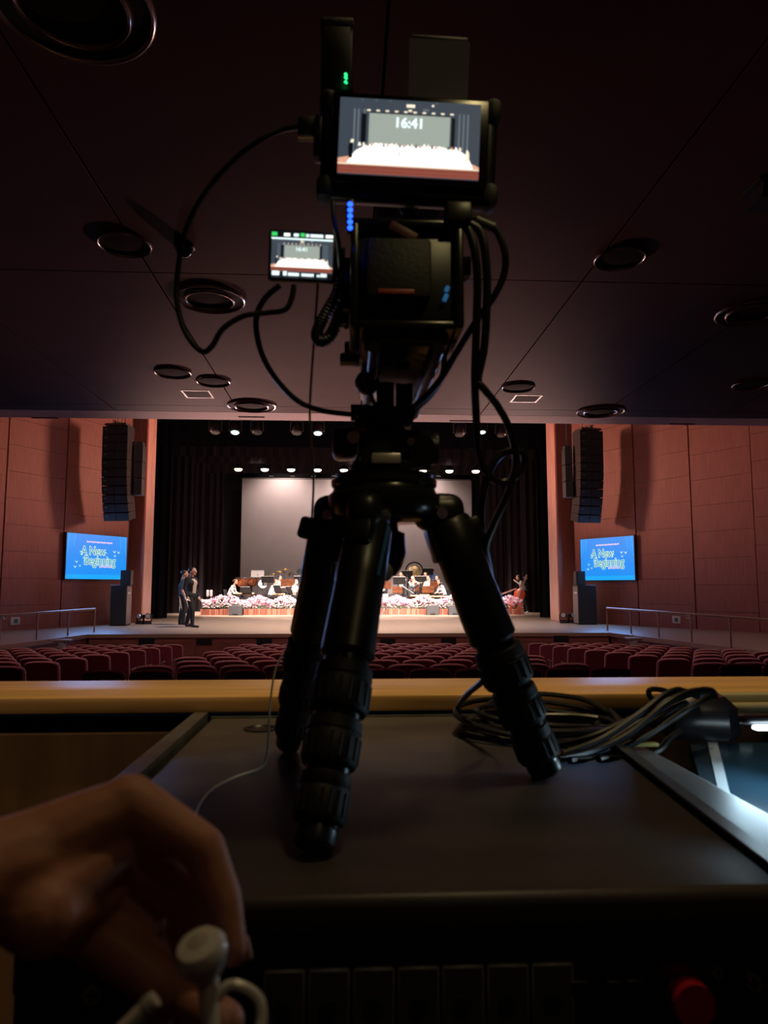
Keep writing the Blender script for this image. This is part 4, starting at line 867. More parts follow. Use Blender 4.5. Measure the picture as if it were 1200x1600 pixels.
# ---- tilted touch console on the right, bar lamp over it
P1, P2 = at(1121, 1163, 1.15), at(1153, 1292, .94)
t = thing('mixing_console', (.95, 1.05, 0), 'glossy dark console with a pale trim strip beside the case', 'console')
dd = (P2 - P1); nn = V((1, 0, 0)).cross(dd).normalized(); nn = nn if nn.z > 0 else -nn
gl = M('console_glass', (.012, .03, .045), .22); gl2 = M('console_side', (.010, .018, .024), .6, spec=.15)
Q0, Q1 = P1 - dd * .02, P2 + dd * .22
part('glass_panel', MB().prism([Q0, Q0 + V((.62, 0, 0)), Q1 + V((.62, 0, 0)), Q1], (0, 0, 0), -nn * .02), gl, t)
part('trim_strip', MB().prism([Q0 - V((.016, 0, 0)) + nn * .002, Q0 + nn * .002, Q1 + nn * .002, Q1 - V((.016, 0, 0)) + nn * .002], (0, 0, 0), -nn * .02), M('pale_trim', (.42, .46, .48), .35, metal=.3), t)
part('side_panel', MB().prism([Q0 - V((.045, 0, .0)), Q0 - V((.0165, 0, 0)), Q1 - V((.0165, 0, 0)), Q1 - V((.03, 0, 0))], (0, 0, 0), -nn * .025), gl2, t)
part('pedestal', MB().box((.98, 1.0, .40), (.7, .42, .80)), M('case_body', (.012, .012, .013), .6), t)
lp_ = at(1181, 1137, 1.02); hp = at(1180, 1106, 1.30)
t = thing('bar_lamp', (lp_.x + .1, 1.24, 0), 'olive metal bar lamp with a bright white tube over the console', 'lamp')
olive = M('olive_metal', (.62, .56, .34), .30, metal=.35)
xa = at(1118, 1106, 1.32).x
part('hood', MB().rbox((xa + .26, 1.36, at(1150, 1104, 1.36).z), (.52, .03, .052), .006), olive, t)
part('hood_tube', MB().cyl((xa + .02, 1.30, hp.z), (xa + .52, 1.30, hp.z), .010, n=16), olive, t)
part('tube_light', MB().rbox((lp_.x + .030, 1.02, lp_.z), (.066, .014, .006), .003), E('white_tube', (.70, .90, 1), 22), t)
part('lamp_holder', MB().rbox((lp_.x + .04, 1.035, lp_.z + .009), (.11, .024, .010), .004), rub, t)
part('stem', MB().tube([(lp_.x + .09, 1.04, lp_.z + .012), (lp_.x + .20, 1.15, hp.z - .01), (lp_.x + .20, 1.335, .9), (lp_.x + .2, 1.34, 0)], .008), rub, t)
l = bpy.data.lights.new('tube_glow', 'AREA'); l.shape = 'RECTANGLE'; l.size = .10; l.size_y = .02; l.energy = .55; l.color = (.55, .82, 1)
lo = bpy.data.objects.new('tube_glow', l); COL.objects.link(lo); lo.location = (lp_.x + .030, 1.008, lp_.z - .006); lo.rotation_euler = V((-.40, -.60, -.6)).to_track_quat('-Z', 'Y').to_euler()
# ---- black device and the coiled cable on the case
bx = at(1092, 1128, 1.20)
t = thing('intercom_box', (bx.x, bx.y, ZT), 'black faceted intercom box at the case corner under the cable bundle', 'box', rot=(0, 0, -.25))
oct_ = [(-.060, -.035), (-.045, -.05), (.035, -.05), (.055, -.03), (.055, .035), (.03, .055), (-.045, .055), (-.060, .03)]
lpart('body', MB().rings([[V((x * k, y * k, z)) for x, y in oct_] for z, k in ((.002, .95), (.012, 1.05), (.052, .98), (.068, .70))]), M('box_satin', (.016, .015, .020), .30), t)
lpart('top_plate', MB().rbox((0, 0, .070), (.05, .05, .006), .002), rub, t)
lpart('connector', MB().cyl((.055, .0, .03), (.085, -.005, .028), .012, n=14), chrome, t)
cab_m = M('cable_black', (.012, .012, .012), .42)
rnd = random.Random(5); cc = atz(852, 1143, ZT); pts = []
for k in range(9 * 14):
    a = k / 14 * 2 * PI + .6; n = k // 14
    rx = .128 + .020 * math.sin(n * 2.1) + .006 * math.sin(a * 2 + n); ry_ = .105 + .018 * math.cos(n * 1.7)
    pts.append(V((cc.x + .010 * math.sin(n * 3.3) + rx * math.cos(a), cc.y + .010 * math.cos(n * 2.3) + ry_ * math.sin(a), ZT + .006 + .0055 * n * (.5 + .5 * math.sin(a * 1.0 + n * .8)) * .9)))
solo('coiled_cable', MB().tube(pts, .0048, n=7, sub=3), cab_m, (cc.x, cc.y, ZT), 'coil of thin black cable lying on the case behind the right tripod leg', 'cable')
m = MB()
for k, st_ in enumerate((((872, 1186), (930, 1172), (985, 1145), (1040, 1100), (1075, 1082), (1110, 1079), (1117, 1088)), ((880, 1178), (940, 1155), (1000, 1115), (1035, 1088), (1060, 1078), (1075, 1086)),
        ((890, 1188), (950, 1180), (1010, 1150), (1060, 1118), (1095, 1095), (1112, 1086)), ((870, 1165), (930, 1150), (990, 1122), (1050, 1095), (1090, 1080), (1106, 1078)),
        ((935, 1186), (1000, 1182), (1030, 1172), (1045, 1155), (1062, 1142)), ((885, 1172), (945, 1166), (1005, 1135), (1050, 1108), (1072, 1098)), ((878, 1183), (938, 1164), (995, 1130), (1046, 1090), (1066, 1080), (1090, 1088)))):
    n_ = len(st_)
    m.tube([atz(*st_[0], ZT + .008)] + [at(x, y, 1.045 + .085 * (i + 1) / n_ + .006 * k) for i, (x, y) in enumerate(st_[1:])], .0052, n=7)
m.tube([at(1046, 1100, 1.24), at(1026, 1098, 1.25), at(1014, 1085, 1.25), at(1018, 1077, 1.25), at(1040, 1080, 1.25), at(1062, 1092, 1.24)], .0048, n=7)
solo('cable_bundle', m, cab_m, atz(930, 1165, ZT), 'thick bundle of black cable draped over the intercom box', 'cable')
p = at(935, 1121, 1.33); solo('blue_tape', MB().rbox((p.x, p.y, ZT + .003), (.045, .03, .004), .001), M('tape_blue', (.03, .08, .35), .5), (p.x, p.y, ZT), 'strip of blue tape on the case inside the cable coil', 'tape')
p = atz(1003, 1161, ZT + .01); solo('yellow_tag', MB().rbox((p.x, p.y, ZT + .008), (.05, .012, .006), .002), M('tag_yellow', (.55, .45, .12), .35), (p.x, p.y, ZT), 'small yellow cable tag in front of the intercom box', 'tag')  # yellow highlight on the case rim, built as a coloured bar
# ================================================================== TRIPOD
HUB = at(600, 776, .92); TB = V((HUB.x, HUB.y, ZT))
t = thing('tripod', TB, 'black three-legged video tripod standing on the case with collapsed thick legs', 'tripod')
hz = HUB.z
part('hub', MB().lathe((HUB.x, HUB.y, hz), [(.052, -.034), (.066, -.026), (.073, -.012), (.073, .000), (.068, .004), (.066, .010), (.069, .013), (.069, .020), (.060, .023), (.030, .024)], 40), metal_bk, t)
part('bowl_ring', MB().lathe((HUB.x, HUB.y, hz), [(.062, .022), (.064, .027), (.048, .029), (.046, .022)], 36, cap=False), rub, t)
feet = [atz(489, 1338, ZT), atz(449, 1172, ZT), atz(856, 1216, ZT)]
tops = [at(577, 822, .865), at(517, 812, .96), at(697, 812, .925)]
segs_t = [0, .43, .60, .745, .885, 1.0]
def proj_y(p):
    v = p - EYE; return 800 - F * v.dot(upv) / v.dot(fwd)
def t_of(T, F_, y):
    a, b = 0.0, 1.0
    for _ in range(40):
        m_ = (a + b) / 2
        if proj_y(T + (F_ - T) * m_) < y: a = m_
        else: b = m_
    return a
tt = [t_of(tops[0], feet[0], y) for y in (1030, 1042, 1116, 1124, 1200, 1208, 1288, 1338)]
for li, (T, Fo) in enumerate(zip(tops, feet)):
    dv = (Fo - T); L = dv.length; dn = dv.normalized(); k = (1.0, .94, 1.06)[li]
    P = lambda s: T + dv * s
    lg = part('leg', MB().cyl(P(0), P(tt[0]), .03, n=28, prof=[(0, .025 * k), (.03, .0285 * k), (.45, .0295 * k), (.47, .0285 * k), (.97, .0300 * k), (1, .026 * k)]), rub, t)
    for q, (a, b, r) in enumerate(((tt[1], tt[2], .0312), (tt[3], tt[4], .0285), (tt[5], tt[6], .0255))):
        part('twist_lock', MB().cyl(P(a), P(b), r, n=30, prof=[(0, r * .86 * k), (.05, r * .97 * k), (.28, r * k), (.30, r * .975 * k), (.34, r * .975 * k), (.36, r * k), (.9, r * k), (.97, r * .95 * k), (1, r * .84 * k)]), rub2, lg)
        part('inner_tube', MB().cyl(P(a - .02), P(b + .03), r * .8 * k, n=20), metal_bk, lg)
        g = MB()
        for j in range(18):
            u = dn.orthogonal().normalized(); w_ = dn.cross(u); an = j * 2 * PI / 18; o = (u * math.cos(an) + w_ * math.sin(an)) * r * k
            g.cyl(P(a + (b - a) * .40) + o, P(a + (b - a) * .86) + o, .0016, n=5)
        part('grip_ribs', g, rub2, lg)
    part('foot', MB().cyl(P(tt[6] - .02), Fo - dn * .0 + V((0, 0, .006)), .0195 * k, n=22, prof=[(0, .019 * k), (.25, .0185 * k), (.5, .0205 * k), (.85, .0200 * k), (.97, .016 * k), (1, .010 * k)]), rub, lg)
    # hinge block, locking tab, bolt
    hb = V((HUB.x, HUB.y, hz - .018)) + (V((T.x, T.y, 0)) - V((HUB.x, HUB.y, 0))).normalized() * .062
    yawl = math.atan2(T.y - HUB.y, T.x - HUB.x); side = V((-math.sin(yawl), math.cos(yawl), 0))
    part('hinge', MB().rbox((hb + T) / 2 + V((0, 0, .004)), ((T - hb).length + .045, .044, .050), .020, rot=(0, 0, yawl), seg=4), rub, lg)
    part('angle_lock', MB().rbox(T + dn * .012 + V((math.cos(yawl), math.sin(yawl), 0)) * .030, (.022, .034, .030), .005, rot=(0, -.3, yawl)), rub, lg)
    part('clamp_block', MB().rbox(P(.10) - V((math.cos(yawl), math.sin(yawl), 0)) * .026, (.020, .034, .046), .004, rot=(0, -.3, yawl)), rub, lg)
    for s in (-1, 1): part('bolt', MB().cyl((hb + T) / 2 + side * s * .021, (hb + T) / 2 + side * s * .0265, .0085, .007, n=16), chrome, lg)
# reflective strips on two legs, their bluish reflection put into the colour
blu = M('blue_strip', (.03, .13, .30), .35)
for a, b in (((607, 822), (590, 900)), ((522, 880), (517, 915))): part('blue_strip', MB().tube([at(*a, .832), at(*b, .800)] if a[0] > 550 else [at(*a, .86), at(*b, .85)], .0022, smooth=False), blu, t)
# bowl clamp handle hanging under the hub
b0 = V((HUB.x + .005, HUB.y, hz - .03))
hd = part('clamp_handle', MB().cyl(b0, at(606, 900, .92), .02, n=20, prof=[(0, .012), (.2, .014), (.25, .022), (.6, .024), (.85, .018), (1, .010)]), rub, t)
part('handle_cap', MB().ell(at(602, 893, .905), (.010, .010, .013)), M('cap_silver', (.45, .45, .47), .3, metal=.7), hd)
# ================================================================== FLUID HEAD
hb = V((HUB.x, HUB.y, hz + .027)); t = thing('fluid_head', hb, 'black fluid pan and tilt head mounted on the tripod bowl', 'tripod head')
def pbox(name, x0_, x1_, y0_, y1_, Ya, Yb, mm, par, r=.006, yd=None):
    a, b = at(x0_, y1_, (Ya + Yb) / 2), at(x1_, y0_, (Ya + Yb) / 2)
    return part(name, MB().rbox(((a.x + b.x) / 2, (Ya + Yb) / 2, (a.z + b.z) / 2), (abs(b.x - a.x), Yb - Ya, abs(b.z - a.z)), r), mm, par)
zz = at(600, 650, .92).z
part('pan_base', MB().lathe(hb, [(.044, -.002), (.046, .012), (.040, .018), (.034, .030)], 32), metal_bk, t)
pbox('tilt_body', 560, 632, 664, 742, .885, .955, rub, t, .012)
pbox('side_block', 519, 558, 672, 717, .895, .945, rub, t, .008)
part('tilt_drum', MB().cyl(at(628, 702, .915), at(672, 704, .915), .0265, n=28), metal_bk, t); part('drum_cap', MB().cyl(at(670, 702, .915), at(683, 702, .915), .0215, n=24), rub, t)
part('tilt_drum_face', MB().cyl(at(655, 704, .885), at(655, 704, .935), .0215, .0235, n=28), rub, t)
pbox('level_plate', 580, 626, 709, 725, .870, .884, M('plate_silver', (.55, .50, .50), .35, metal=.6), t, .002)
pbox('top_plate', 556, 644, 648, 668, .87, .97, metal_bk, t, .005)
part('lock_knob', MB().cyl(at(548, 645, .90), at(578, 645, .90), .011, n=18), rub, t)
pbox('quick_release', 553, 574, 654, 676, .875, .89, M('qr_brown', (.10, .05, .04), .5), t, .003)
part('counter_knob', MB().cyl(at(552, 683, .885), at(552, 683, .875), .008, n=14), chrome, t)
for px in (642, 646): part('screw', MB().cyl(at(px, 738 if px == 646 else 690, .882), at(px, 738 if px == 646 else 690, .874), .005, n=12), chrome, t)
# ================================================================== CAMERA RIG
CB = at(602, 640, .92); t = thing('video_camera', CB, 'black caged video camera with rods and lens on the tripod head', 'video camera'); RIG = t
part('neck_post', MB().cyl(at(602, 655, .92), at(602, 600, .92), .012, n=18), rub, t)
part('balance_roller', MB().cyl(at(618, 618, .93), at(643, 618, .93), .016, n=20), rub, t); part('balance_ball', MB().ell(at(574, 598, .93), .017), rub, t)
zb = at(600, 505, .80).z
xl, xr = at(548, 450, .80).x, at(723, 450, .80).x
part('base_plate', MB().rbox((at(622, 540, .93).x, .935, zb - .012), (.102, .26, .024), .005), metal_bk, t)
for px in (579, 664): q = at(px, 560, .95); part('rod', MB().cyl((q.x, .80, zb - .030), (q.x, 1.12, zb - .030), .0075, n=14), metal_bk, t)
bd = part('body', MB().rbox(((xl + xr) / 2, .865, zb + .058), (xr - xl - .012, .12, .112), .008), rub, t)
part('cage_frame', MB().rbox((xl + .004, .86, zb + .06), (.010, .13, .13), .003).rbox((xr - .004, .86, zb + .06), (.010, .13, .13), .003).rbox(((xl + xr) / 2, .86, zb + .122), (xr - xl, .13, .010), .003).rbox(((xl + xr) / 2, .86, zb - .002), (xr - xl - .02, .13, .010), .003), metal_bk, t)
part('battery', MB().rbox(((xl + xr) / 2 - .01, .795, zb + .062), (.075, .022, .072), .005), rub2, bd)
part('screen_hinge', MB().rbox((xl - .006, .83, zb + .05), (.014, .02, .05), .003), rub, bd)
part('red_band', MB().rbox((at(619, 462, .785).x, .797, at(619, 463, .797).z), (.042, .03, .006), .001), M('red_band', (.35, .05, .05), .5), t)
part('red_label', MB().rbox(at(630, 362, .79), (.036, .004, .012), .002, rot=(0, .5, 0)), M('red_label', (.09, .012, .015), .5), bd)
part('lens', MB().cyl((.5 * (xl + xr) - .005, .92, zb + .05), (.5 * (xl + xr) - .005, 1.12, zb + .05), .04, n=32, prof=[(0, .036), (.2, .040), (.22, .043), (.5, .043), (.52, .040), (.9, .044), (.97, .046), (1, .044)]), rub, t)
for nm, x0_, x1_, y0_, y1_, Y_ in (('rod_clamp', 531, 562, 555, 570, .93), ('rod_clamp', 538, 552, 537, 560, .93), ('cable_clamp', 676, 695, 503, 535, .90), ('rod_clamp', 640, 683, 556, 566, .94), ('rod_clamp', 673, 683, 558, 584, .94), ('cage_arm', 520, 552, 408, 428, .85), ('cage_arm', 712, 734, 405, 436, .84), ('side_handle', 528, 546, 488, 510, .86), ('accessory_foot', 695, 735, 322, 352, .80)):
    pbox(nm, x0_, x1_, y0_, y1_, Y_ - .012, Y_ + .012, rub, t, .003)
for x0_, y0_, x1_, y1_, Y_ in ((558, 470, 556, 520, .84), (700, 448, 697, 455, .80), (698, 460, 694, 470, .80), (671, 522, 668, 535, .86)): part('blue_reflector', MB().tube([at(x0_, y0_, Y_), at(x1_, y1_, Y_)], .0026, smooth=False), M('blue_glass', (.06, .25, .50), .25, emit=(.05, .25, .6), es=.25), t)  # slivers given a faint blue glow of their own
part('clear_dial', MB().cyl(at(701, 476, .83), at(701, 476, .842), .0095, n=22), M('clear_dial', (.20, .14, .14), .2), t)
part('brass_ring', MB().lathe(at(546, 474, .84), [(.003, -.008), (.0045, -.004), (.0045, .004), (.003, .008)], 12), M('brass_ring', (.45, .36, .12), .3, metal=.6), t)
led_m = E('blue_led', (.01, .06, 1.0), 5.0); m = MB()
for k in range(5): m.ell(at(547, 319 + k * 9.2, .775), (.0032, .002, .003), n=10, m=6)
lp2 = part('level_meter', MB().rbox(at(547, 338, .782), (.009, .008, .040), .002), rub, t); part('meter_lights', m, led_m, lp2)
part('monitor_arm', MB().cyl(at(640, 345, .84), at(640, 300, .83), .009, n=14).ell(at(640, 322, .835), .014), rub, t)
part('top_handle', MB().rbox(at(640, 338, .87), (.09, .10, .016), .006), rub, t)
# ---- main monitor
d_bg = E('pic_dark', (.050, .065, .085), 1.0); d_cur = E('pic_curtain', (.14, .17, .19), 1.0); d_scr = E('pic_cloth', (.36, .41, .36), 1.0); d_wh = E('pic_white', (1, .97, .92), 1.5); d_red = E('pic_red', (.30, .075, .05), 1.0); d_pch = E('pic_peach', (.85, .42, .28), 1.0); d_cy = E('pic_time', (.80, .98, .98), 1.3); d_bk = E('pic_black', (.004, .005, .008), 1.0); d_cr = E('pic_cream', (.95, .85, .65), 1.2); d_gn = E('pic_green', (.05, .75, .15), 1.0)
PM = [d_bg, d_cur, d_scr, d_wh, d_red, d_pch, d_cy, d_bk, d_cr, d_gn]
def picture(W, H, small=False):
    m = MB(); lay = [0]
    def R(x0_, y0_, x1_, y1_, mi, pts=None):
        lay[0] += 1; e = -.00004 * lay[0]
        m.add([(x * W, e, y * H) for x, y in (pts or [(x0_, y0_), (x1_, y0_), (x1_, y1_), (x0_, y1_)])], [tuple(range(len(pts) if pts else 4))], mi)
    R(-.5, -.5, .5, .5, 0)
    for x in (-.40, -.372, -.33, .345, .375, .405): R(x, -.30, x + .012, .36, 1)
    R(-.345, -.2, -.31, .30, 7); R(.295, -.2, .32, .30, 7)
    R(-.29, -.10, .285, .31, 2); R(-.29, .31, .285, .325, 7)
    for i in range(10): x = -.295 + i * .0655; R(x - .012, .335, x + .012, .355, 8)
    R(-.03, .405, .03, .445, 8); R(-.015, .35, .01, .375, 8); R(.09, .37, .13, .395, 1); R(.15, .43, .165, .455, 8)
    for x in (-.35, -.25, -.15, .18): R(x, .47, x + .012, .482, 1)
    R(-.5, -.36, .5, -.28, 5, [(-.5, -.40), (.5, -.40), (.5, -.33), (.42, -.27), (-.42, -.27), (-.5, -.30)])
    R(0, 0, 0, 0, 3, [(-.44, -.36), (.46, -.36), (.42, -.2), (.36, -.13), (.2, -.09), (0, -.11), (-.2, -.085), (-.3, -.11), (-.38, -.2)])
    rr = random.Random(11)
    for i in range(26): x = -.36 + i * .0285; R(0, 0, 0, 0, (3, 8, 6, 5)[i % 4] if i % 4 != 2 else 1, [(x, -.13), (x + .02, -.13), (x + .014, -.085 + rr.uniform(-.02, .02)), (x + .004, -.085)])
    R(0, 0, 0, 0, 7, [(-.425, -.30), (-.40, -.30), (-.395, -.14), (-.40, -.09), (-.42, -.09), (-.43, -.15)]); R(0, 0, 0, 0, 8, [(-.418, -.10), (-.395, -.10), (-.39, -.06), (-.41, -.055)])
    R(0, 0, 0, 0, 8, [(.395, -.28), (.43, -.28), (.425, -.15), (.41, -.11), (.40, -.18)])
    R(-.072, -.25, -.066, -.17, 7); R(-.5, -.5, .5, -.385, 4); R(-.5, -.385, .5, -.372, 8)
    for i in range(5): R(-.5, -.49 + i * .022, .5, -.486 + i * .022, 5 if i == 4 else 7) if i % 2 else None
    return m
mc = at(639.5, 231, .785)
t = thing('field_monitor', mc, 'large field monitor showing the bright stage with the time 16:41', 'monitor', rot=(.10, math.radians(2.3), -.02))
mb_ = lpart('housing', MB().rbox((0, .014, 0), (.209, .028, .124), .010, seg=3), rub, t)
lpart('bezel', MB().rbox((0, -.002, .006), (.186, .006, .106), .004), M('bezel_gloss', (.008, .008, .009), .2), t)
for sx_ in (-1, 1):
    for sz_ in (-1, 1): lpart('bumper', MB().rbox((sx_ * .0975, .012, sz_ * .050), (.020, .036, .028), .008), rub2, t)
dp = lpart('display', picture(.165, .0895), PM, t, smooth=False); dp.location = (-.0005, -.0056, .0075)
tm = obj('lettering', text_mesh('16:41', .0160, d_cy, .0005), dp, (-.001, -.0026, .0165)); tm.rotation_euler = (PI / 2, 0, 0)
lpart('socket_block', MB().rbox((-.108, .012, .010), (.010, .022, .05), .003), rub, t)
# ---- wireless transmitter and pale box behind the monitor
tx = at(527, 95, .835); t = thing('wireless_transmitter', tx - V((0, 0, .045)), 'tall black wireless transmitter with green lights rising behind the monitor', 'transmitter')
part('body', MB().rbox(tx, (.040, .024, .098), .004), M('tx_black', (.012, .012, .013), .45), t); part('antenna_cap', MB().rbox(tx + V((0, 0, .043)), (.042, .026, .014), .003), rub2, t)
m = MB()
for y_ in (116, 121, 128): m.ell(at(540, y_, .815), (.0018, .0015, .0016), n=8, m=5); m.ell(at(541.5, y_ + 1.5, .815), (.0012, .0012, .0012), n=8, m=5)
part('status_lights', m, E('green_led', (.02, .9, .22), 2.5), t)
pb = at(682, 115, .86); t = thing('pale_box', pb - V((0, 0, .05)), 'pale grey flat box standing up behind the monitor', 'box', rot=(0, math.radians(2), 0))
lpart('body', MB().box((0, 0, .042), (.076, .024, .092), top=(1.04, 1)), M('box_pale_grey', (.30, .29, .30), .6), t); lpart('lid', MB().rbox((0, 0, .091), (.075, .022, .008), .002), M('lid_dark', (.06, .06, .06), .5), t); lpart('bracket', MB().box((0, -.025, -.030), (.03, .06, .01)).box((0, 0, -.02), (.03, .012, .04)), rub, t)
# ---- flip-out screen of the camera
fc = at(472, 399, .825); t = thing('flip_screen', fc, 'small flip-out camera screen glowing with the stage picture', 'screen', rot=(.06, math.radians(1.0), .02))
lpart('housing', MB().rbox((0, .005, 0), (.081, .010, .0635), .004), rub, t); lpart('hinge_arm', MB().rbox((.045, .006, .0), (.014, .008, .03), .002), rub, t)
W, H = .0735, .0405; dq = lpart('display', picture(W, H, True), PM, t, smooth=False); dq.location = (0, -.0006, -.001)
m = MB(); B = lambda x0_, y0_, x1_, y1_, mi: m.add([(x0_ * W, -.0030, y0_ * H), (x1_ * W, -.0030, y0_ * H), (x1_ * W, -.0030, y1_ * H), (x0_ * W, -.0030, y1_ * H)], [(0, 1, 2, 3)], mi)
lpart('menu_backing', MB().add([(-W / 2, -.0004, .0195), (W / 2, -.0004, .0195), (W / 2, -.0004, .029), (-W / 2, -.0004, .029)], [(0, 1, 2, 3)]).add([(-W / 2, -.0004, -.029), (W / 2, -.0004, -.029), (W / 2, -.0004, -.0215), (-W / 2, -.0004, -.0215)], [(0, 1, 2, 3)]), d_bk, t, smooth=False)
for x0_, x1_, mi in ((-.5, -.41, 9), (-.30, -.20, 3), (-.14, -.06, 6), (-.03, .04, 9), (.06, .11, 6), (.13, .34, 6), (.38, .5, 3)): B(x0_, .53, x1_, .62 if mi != 9 else .64, mi)
B(-.5, .43, .5, .48, 6); B(-.5, -.50, .5, -.455, 6)
for x0_, x1_, y1_ in ((-.48, -.36, -.53), (-.30, -.24, -.53), (-.22, -.04, -.57), (0, .2, -.58), (.25, .30, -.60), (.31, .41, -.56)): B(x0_, -.66, x1_, y1_, 6)
lpart('menu_icons', m, PM, t, smooth=False)
tm = obj('lettering', text_mesh('16:41', .0068, d_cy, .0001), dq, (-.0005, -.0026, .0068)); tm.rotation_euler = (PI / 2, 0, 0)
# ================================================================== CABLES OF THE RIG
cabs = M('cable_sheath', (.013, .013, .013), .35); plug_m = M('plug_black', (.013, .013, .014), .45); ylw = M('cable_label', (.50, .42, .10), .4)
def cable(name, pts, r, label, plugs=(), bands=()):
    P = [at(*p) for p in pts]; t = thing(name, P[len(P) // 2], label, 'cable')
    part('sheath', MB().tube(P, r, n=8), cabs, t)
    for a, b, rr in plugs: part('plug', MB().cyl(at(*a), at(*b), rr, n=12), plug_m, t)
    return t
t = cable('monitor_cable', [(466, 199, .80), (440, 203, .80), (405, 220, .79), (360, 255, .79), (318, 305, .79), (290, 362, .80), (277, 430, .81), (278, 480, .81), (291, 522, .81), (315, 549, .81), (331, 541, .81), (348, 514, .81), (380, 494, .815), (415, 489, .82), (445, 484, .82), (456, 465, .825), (459, 446, .828)], .0034, 'black cable looping from the field monitor down to the flip screen')
part('plug', MB().rbox(at(481, 201, .80), (.024, .012, .026), .003), plug_m, t); part('plug_rim', MB().rbox(at(481, 216, .797), (.024, .010, .003), .001), M('plug_steel', (.4, .4, .4), .3, metal=.8), t)
cable('head_cable', [(437, 446, .828), (415, 465, .828), (402, 490, .83), (401, 520, .84), (412, 560, .85), (436, 598, .87), (468, 628, .88), (505, 642, .89), (552, 648, .90)], .0036, 'black cable hanging from the flip screen to the tripod head')
# spiral cord
P = [at(*p) for p in ((531, 425, .84), (528, 455, .84), (515, 480, .84), (502, 503, .84), (495, 522, .84), (500, 533, .84), (514, 527, .84), (526, 503, .845), (533, 475, .85), (538, 445, .85))]
base = MB().tube(P, .001, n=4, sub=16); ctr = [sum((base.v[i * 4 + k] for k in range(4)), V((0, 0, 0))) / 4 for i in range(len(base.v) // 4)]
fine = []
for i in range(len(ctr) - 1):
    for k in range(4): fine.append(ctr[i] + (ctr[i + 1] - ctr[i]) * (k / 4))
hel = []; u = None
for i, p in enumerate(fine):
    d = (fine[min(i + 1, len(fine) - 1)] - fine[max(i - 1, 0)]).normalized(); u = d.orthogonal().normalized() if u is None else (u - d * u.dot(d)).normalized()
    an = i / len(fine) * 44 * 2 * PI; hel.append(p + (u * math.cos(an) + d.cross(u) * math.sin(an)) * .0062)
solo('spiral_cord', MB().tube(hel, .0016, n=6, smooth=False).tube(ctr, .0034, n=6, smooth=False), cabs, P[4], 'black spiral cord dangling in a short loop under the flip screen', 'cable')
cable('side_cable', [(722, 352, .80), (733, 362, .80), (742, 395, .80), (746, 440, .81), (744, 520, .83), (742, 590, .85), (744, 650, .87), (748, 705, .89), (760, 738, .90), (780, 753, .91), (802, 748, .91), (818, 728, .91), (817, 708, .905), (800, 704, .90), (777, 716, .90), (760, 750, .905), (752, 800, .92), (755, 850, .94), (764, 900, .98), (775, 960, 1.02), (772, 1020, 1.07), (757, 1060, 1.12), (730, 1085, 1.19), (716, 1105, 1.26), (722, 1122, 1.31), (760, 1126, 1.32), (800, 1118, 1.33)], .0050, 'black cable running from the camera through a knot down to the case')
cable('side_cable', [(735, 350, .80), (750, 362, .80), (758, 395, .80), (761, 450, .81), (757, 540, .83), (747, 592, .85), (755, 606, .85), (778, 635, .87), (797, 672, .88), (806, 715, .90), (802, 745, .905), (790, 780, .91), (771, 820, .92), (759, 855, .935), (764, 890, .97), (772, 935, 1.0)], .0050, 'black cable beside the knotted one, swinging out in a wide bend')
t = cable('lens_cable', [(728, 345, .80), (752, 343, .80), (775, 360, .80), (789, 395, .80), (787, 430, .81), (770, 466, .82), (742, 505, .84), (715, 548, .86), (690, 590, .88), (665, 620, .895), (640, 640, .90), (620, 648, .90)], .0044, 'thick black cable arching from the monitor arm to the tripod head')
part('plug', MB().cyl(at(744, 344, .80), at(772, 356, .80), .0062, n=12), M('plug_grey', (.10, .10, .10), .4), t)
cable('lens_cable', [(690, 505, .90), (694, 560, .91), (690, 590, .915), (668, 622, .92), (640, 645, .92)], .0042, 'short black cable dropping from the cable clamp to the tripod head')
cable('body_cable', [(520, 315, .79), (522, 345, .79), (529, 380, .80), (532, 420, .82)], .0028, 'thin black cable between the monitor corner and the camera side')
cable('post_cable', [(563, 520, .88), (568, 570, .89), (578, 615, .90), (596, 648, .905)], .0028, 'thin black cable hugging the camera neck post')
# white earphone cord
white_c = M('earphone_white', (.70, .66, .56), .45)
tab = [atz(407, 1200, ZT + .003), atz(370, 1213, ZT + .003), atz(335, 1231, ZT + .003), atz(313, 1256, ZT + .003), atz(303, 1284, ZT + .003)]
P = [at(497, 440, .86), at(490, 540, .90), at(484, 650, .95), at(490, 750, 1.0), at(485, 850, 1.03), at(489, 900, 1.06), at(475, 975, 1.09), at(449, 1013, 1.09), at(431, 1045, 1.08), at(422, 1100, 1.06), at(419, 1160, 1.04), at(416, 1185, 1.03)] + tab + [atz(301, 1320, ZT + .003), at(300, 1370, .62), at(330, 1470, .45), at(338, 1520, .385), at(330, 1590, .36)]
t = thing('white_cable', P[12], 'thin white earphone cord hanging from the camera to the hand', 'cord')
part('cord', MB().tube(P, .0016, n=8), white_c, t)
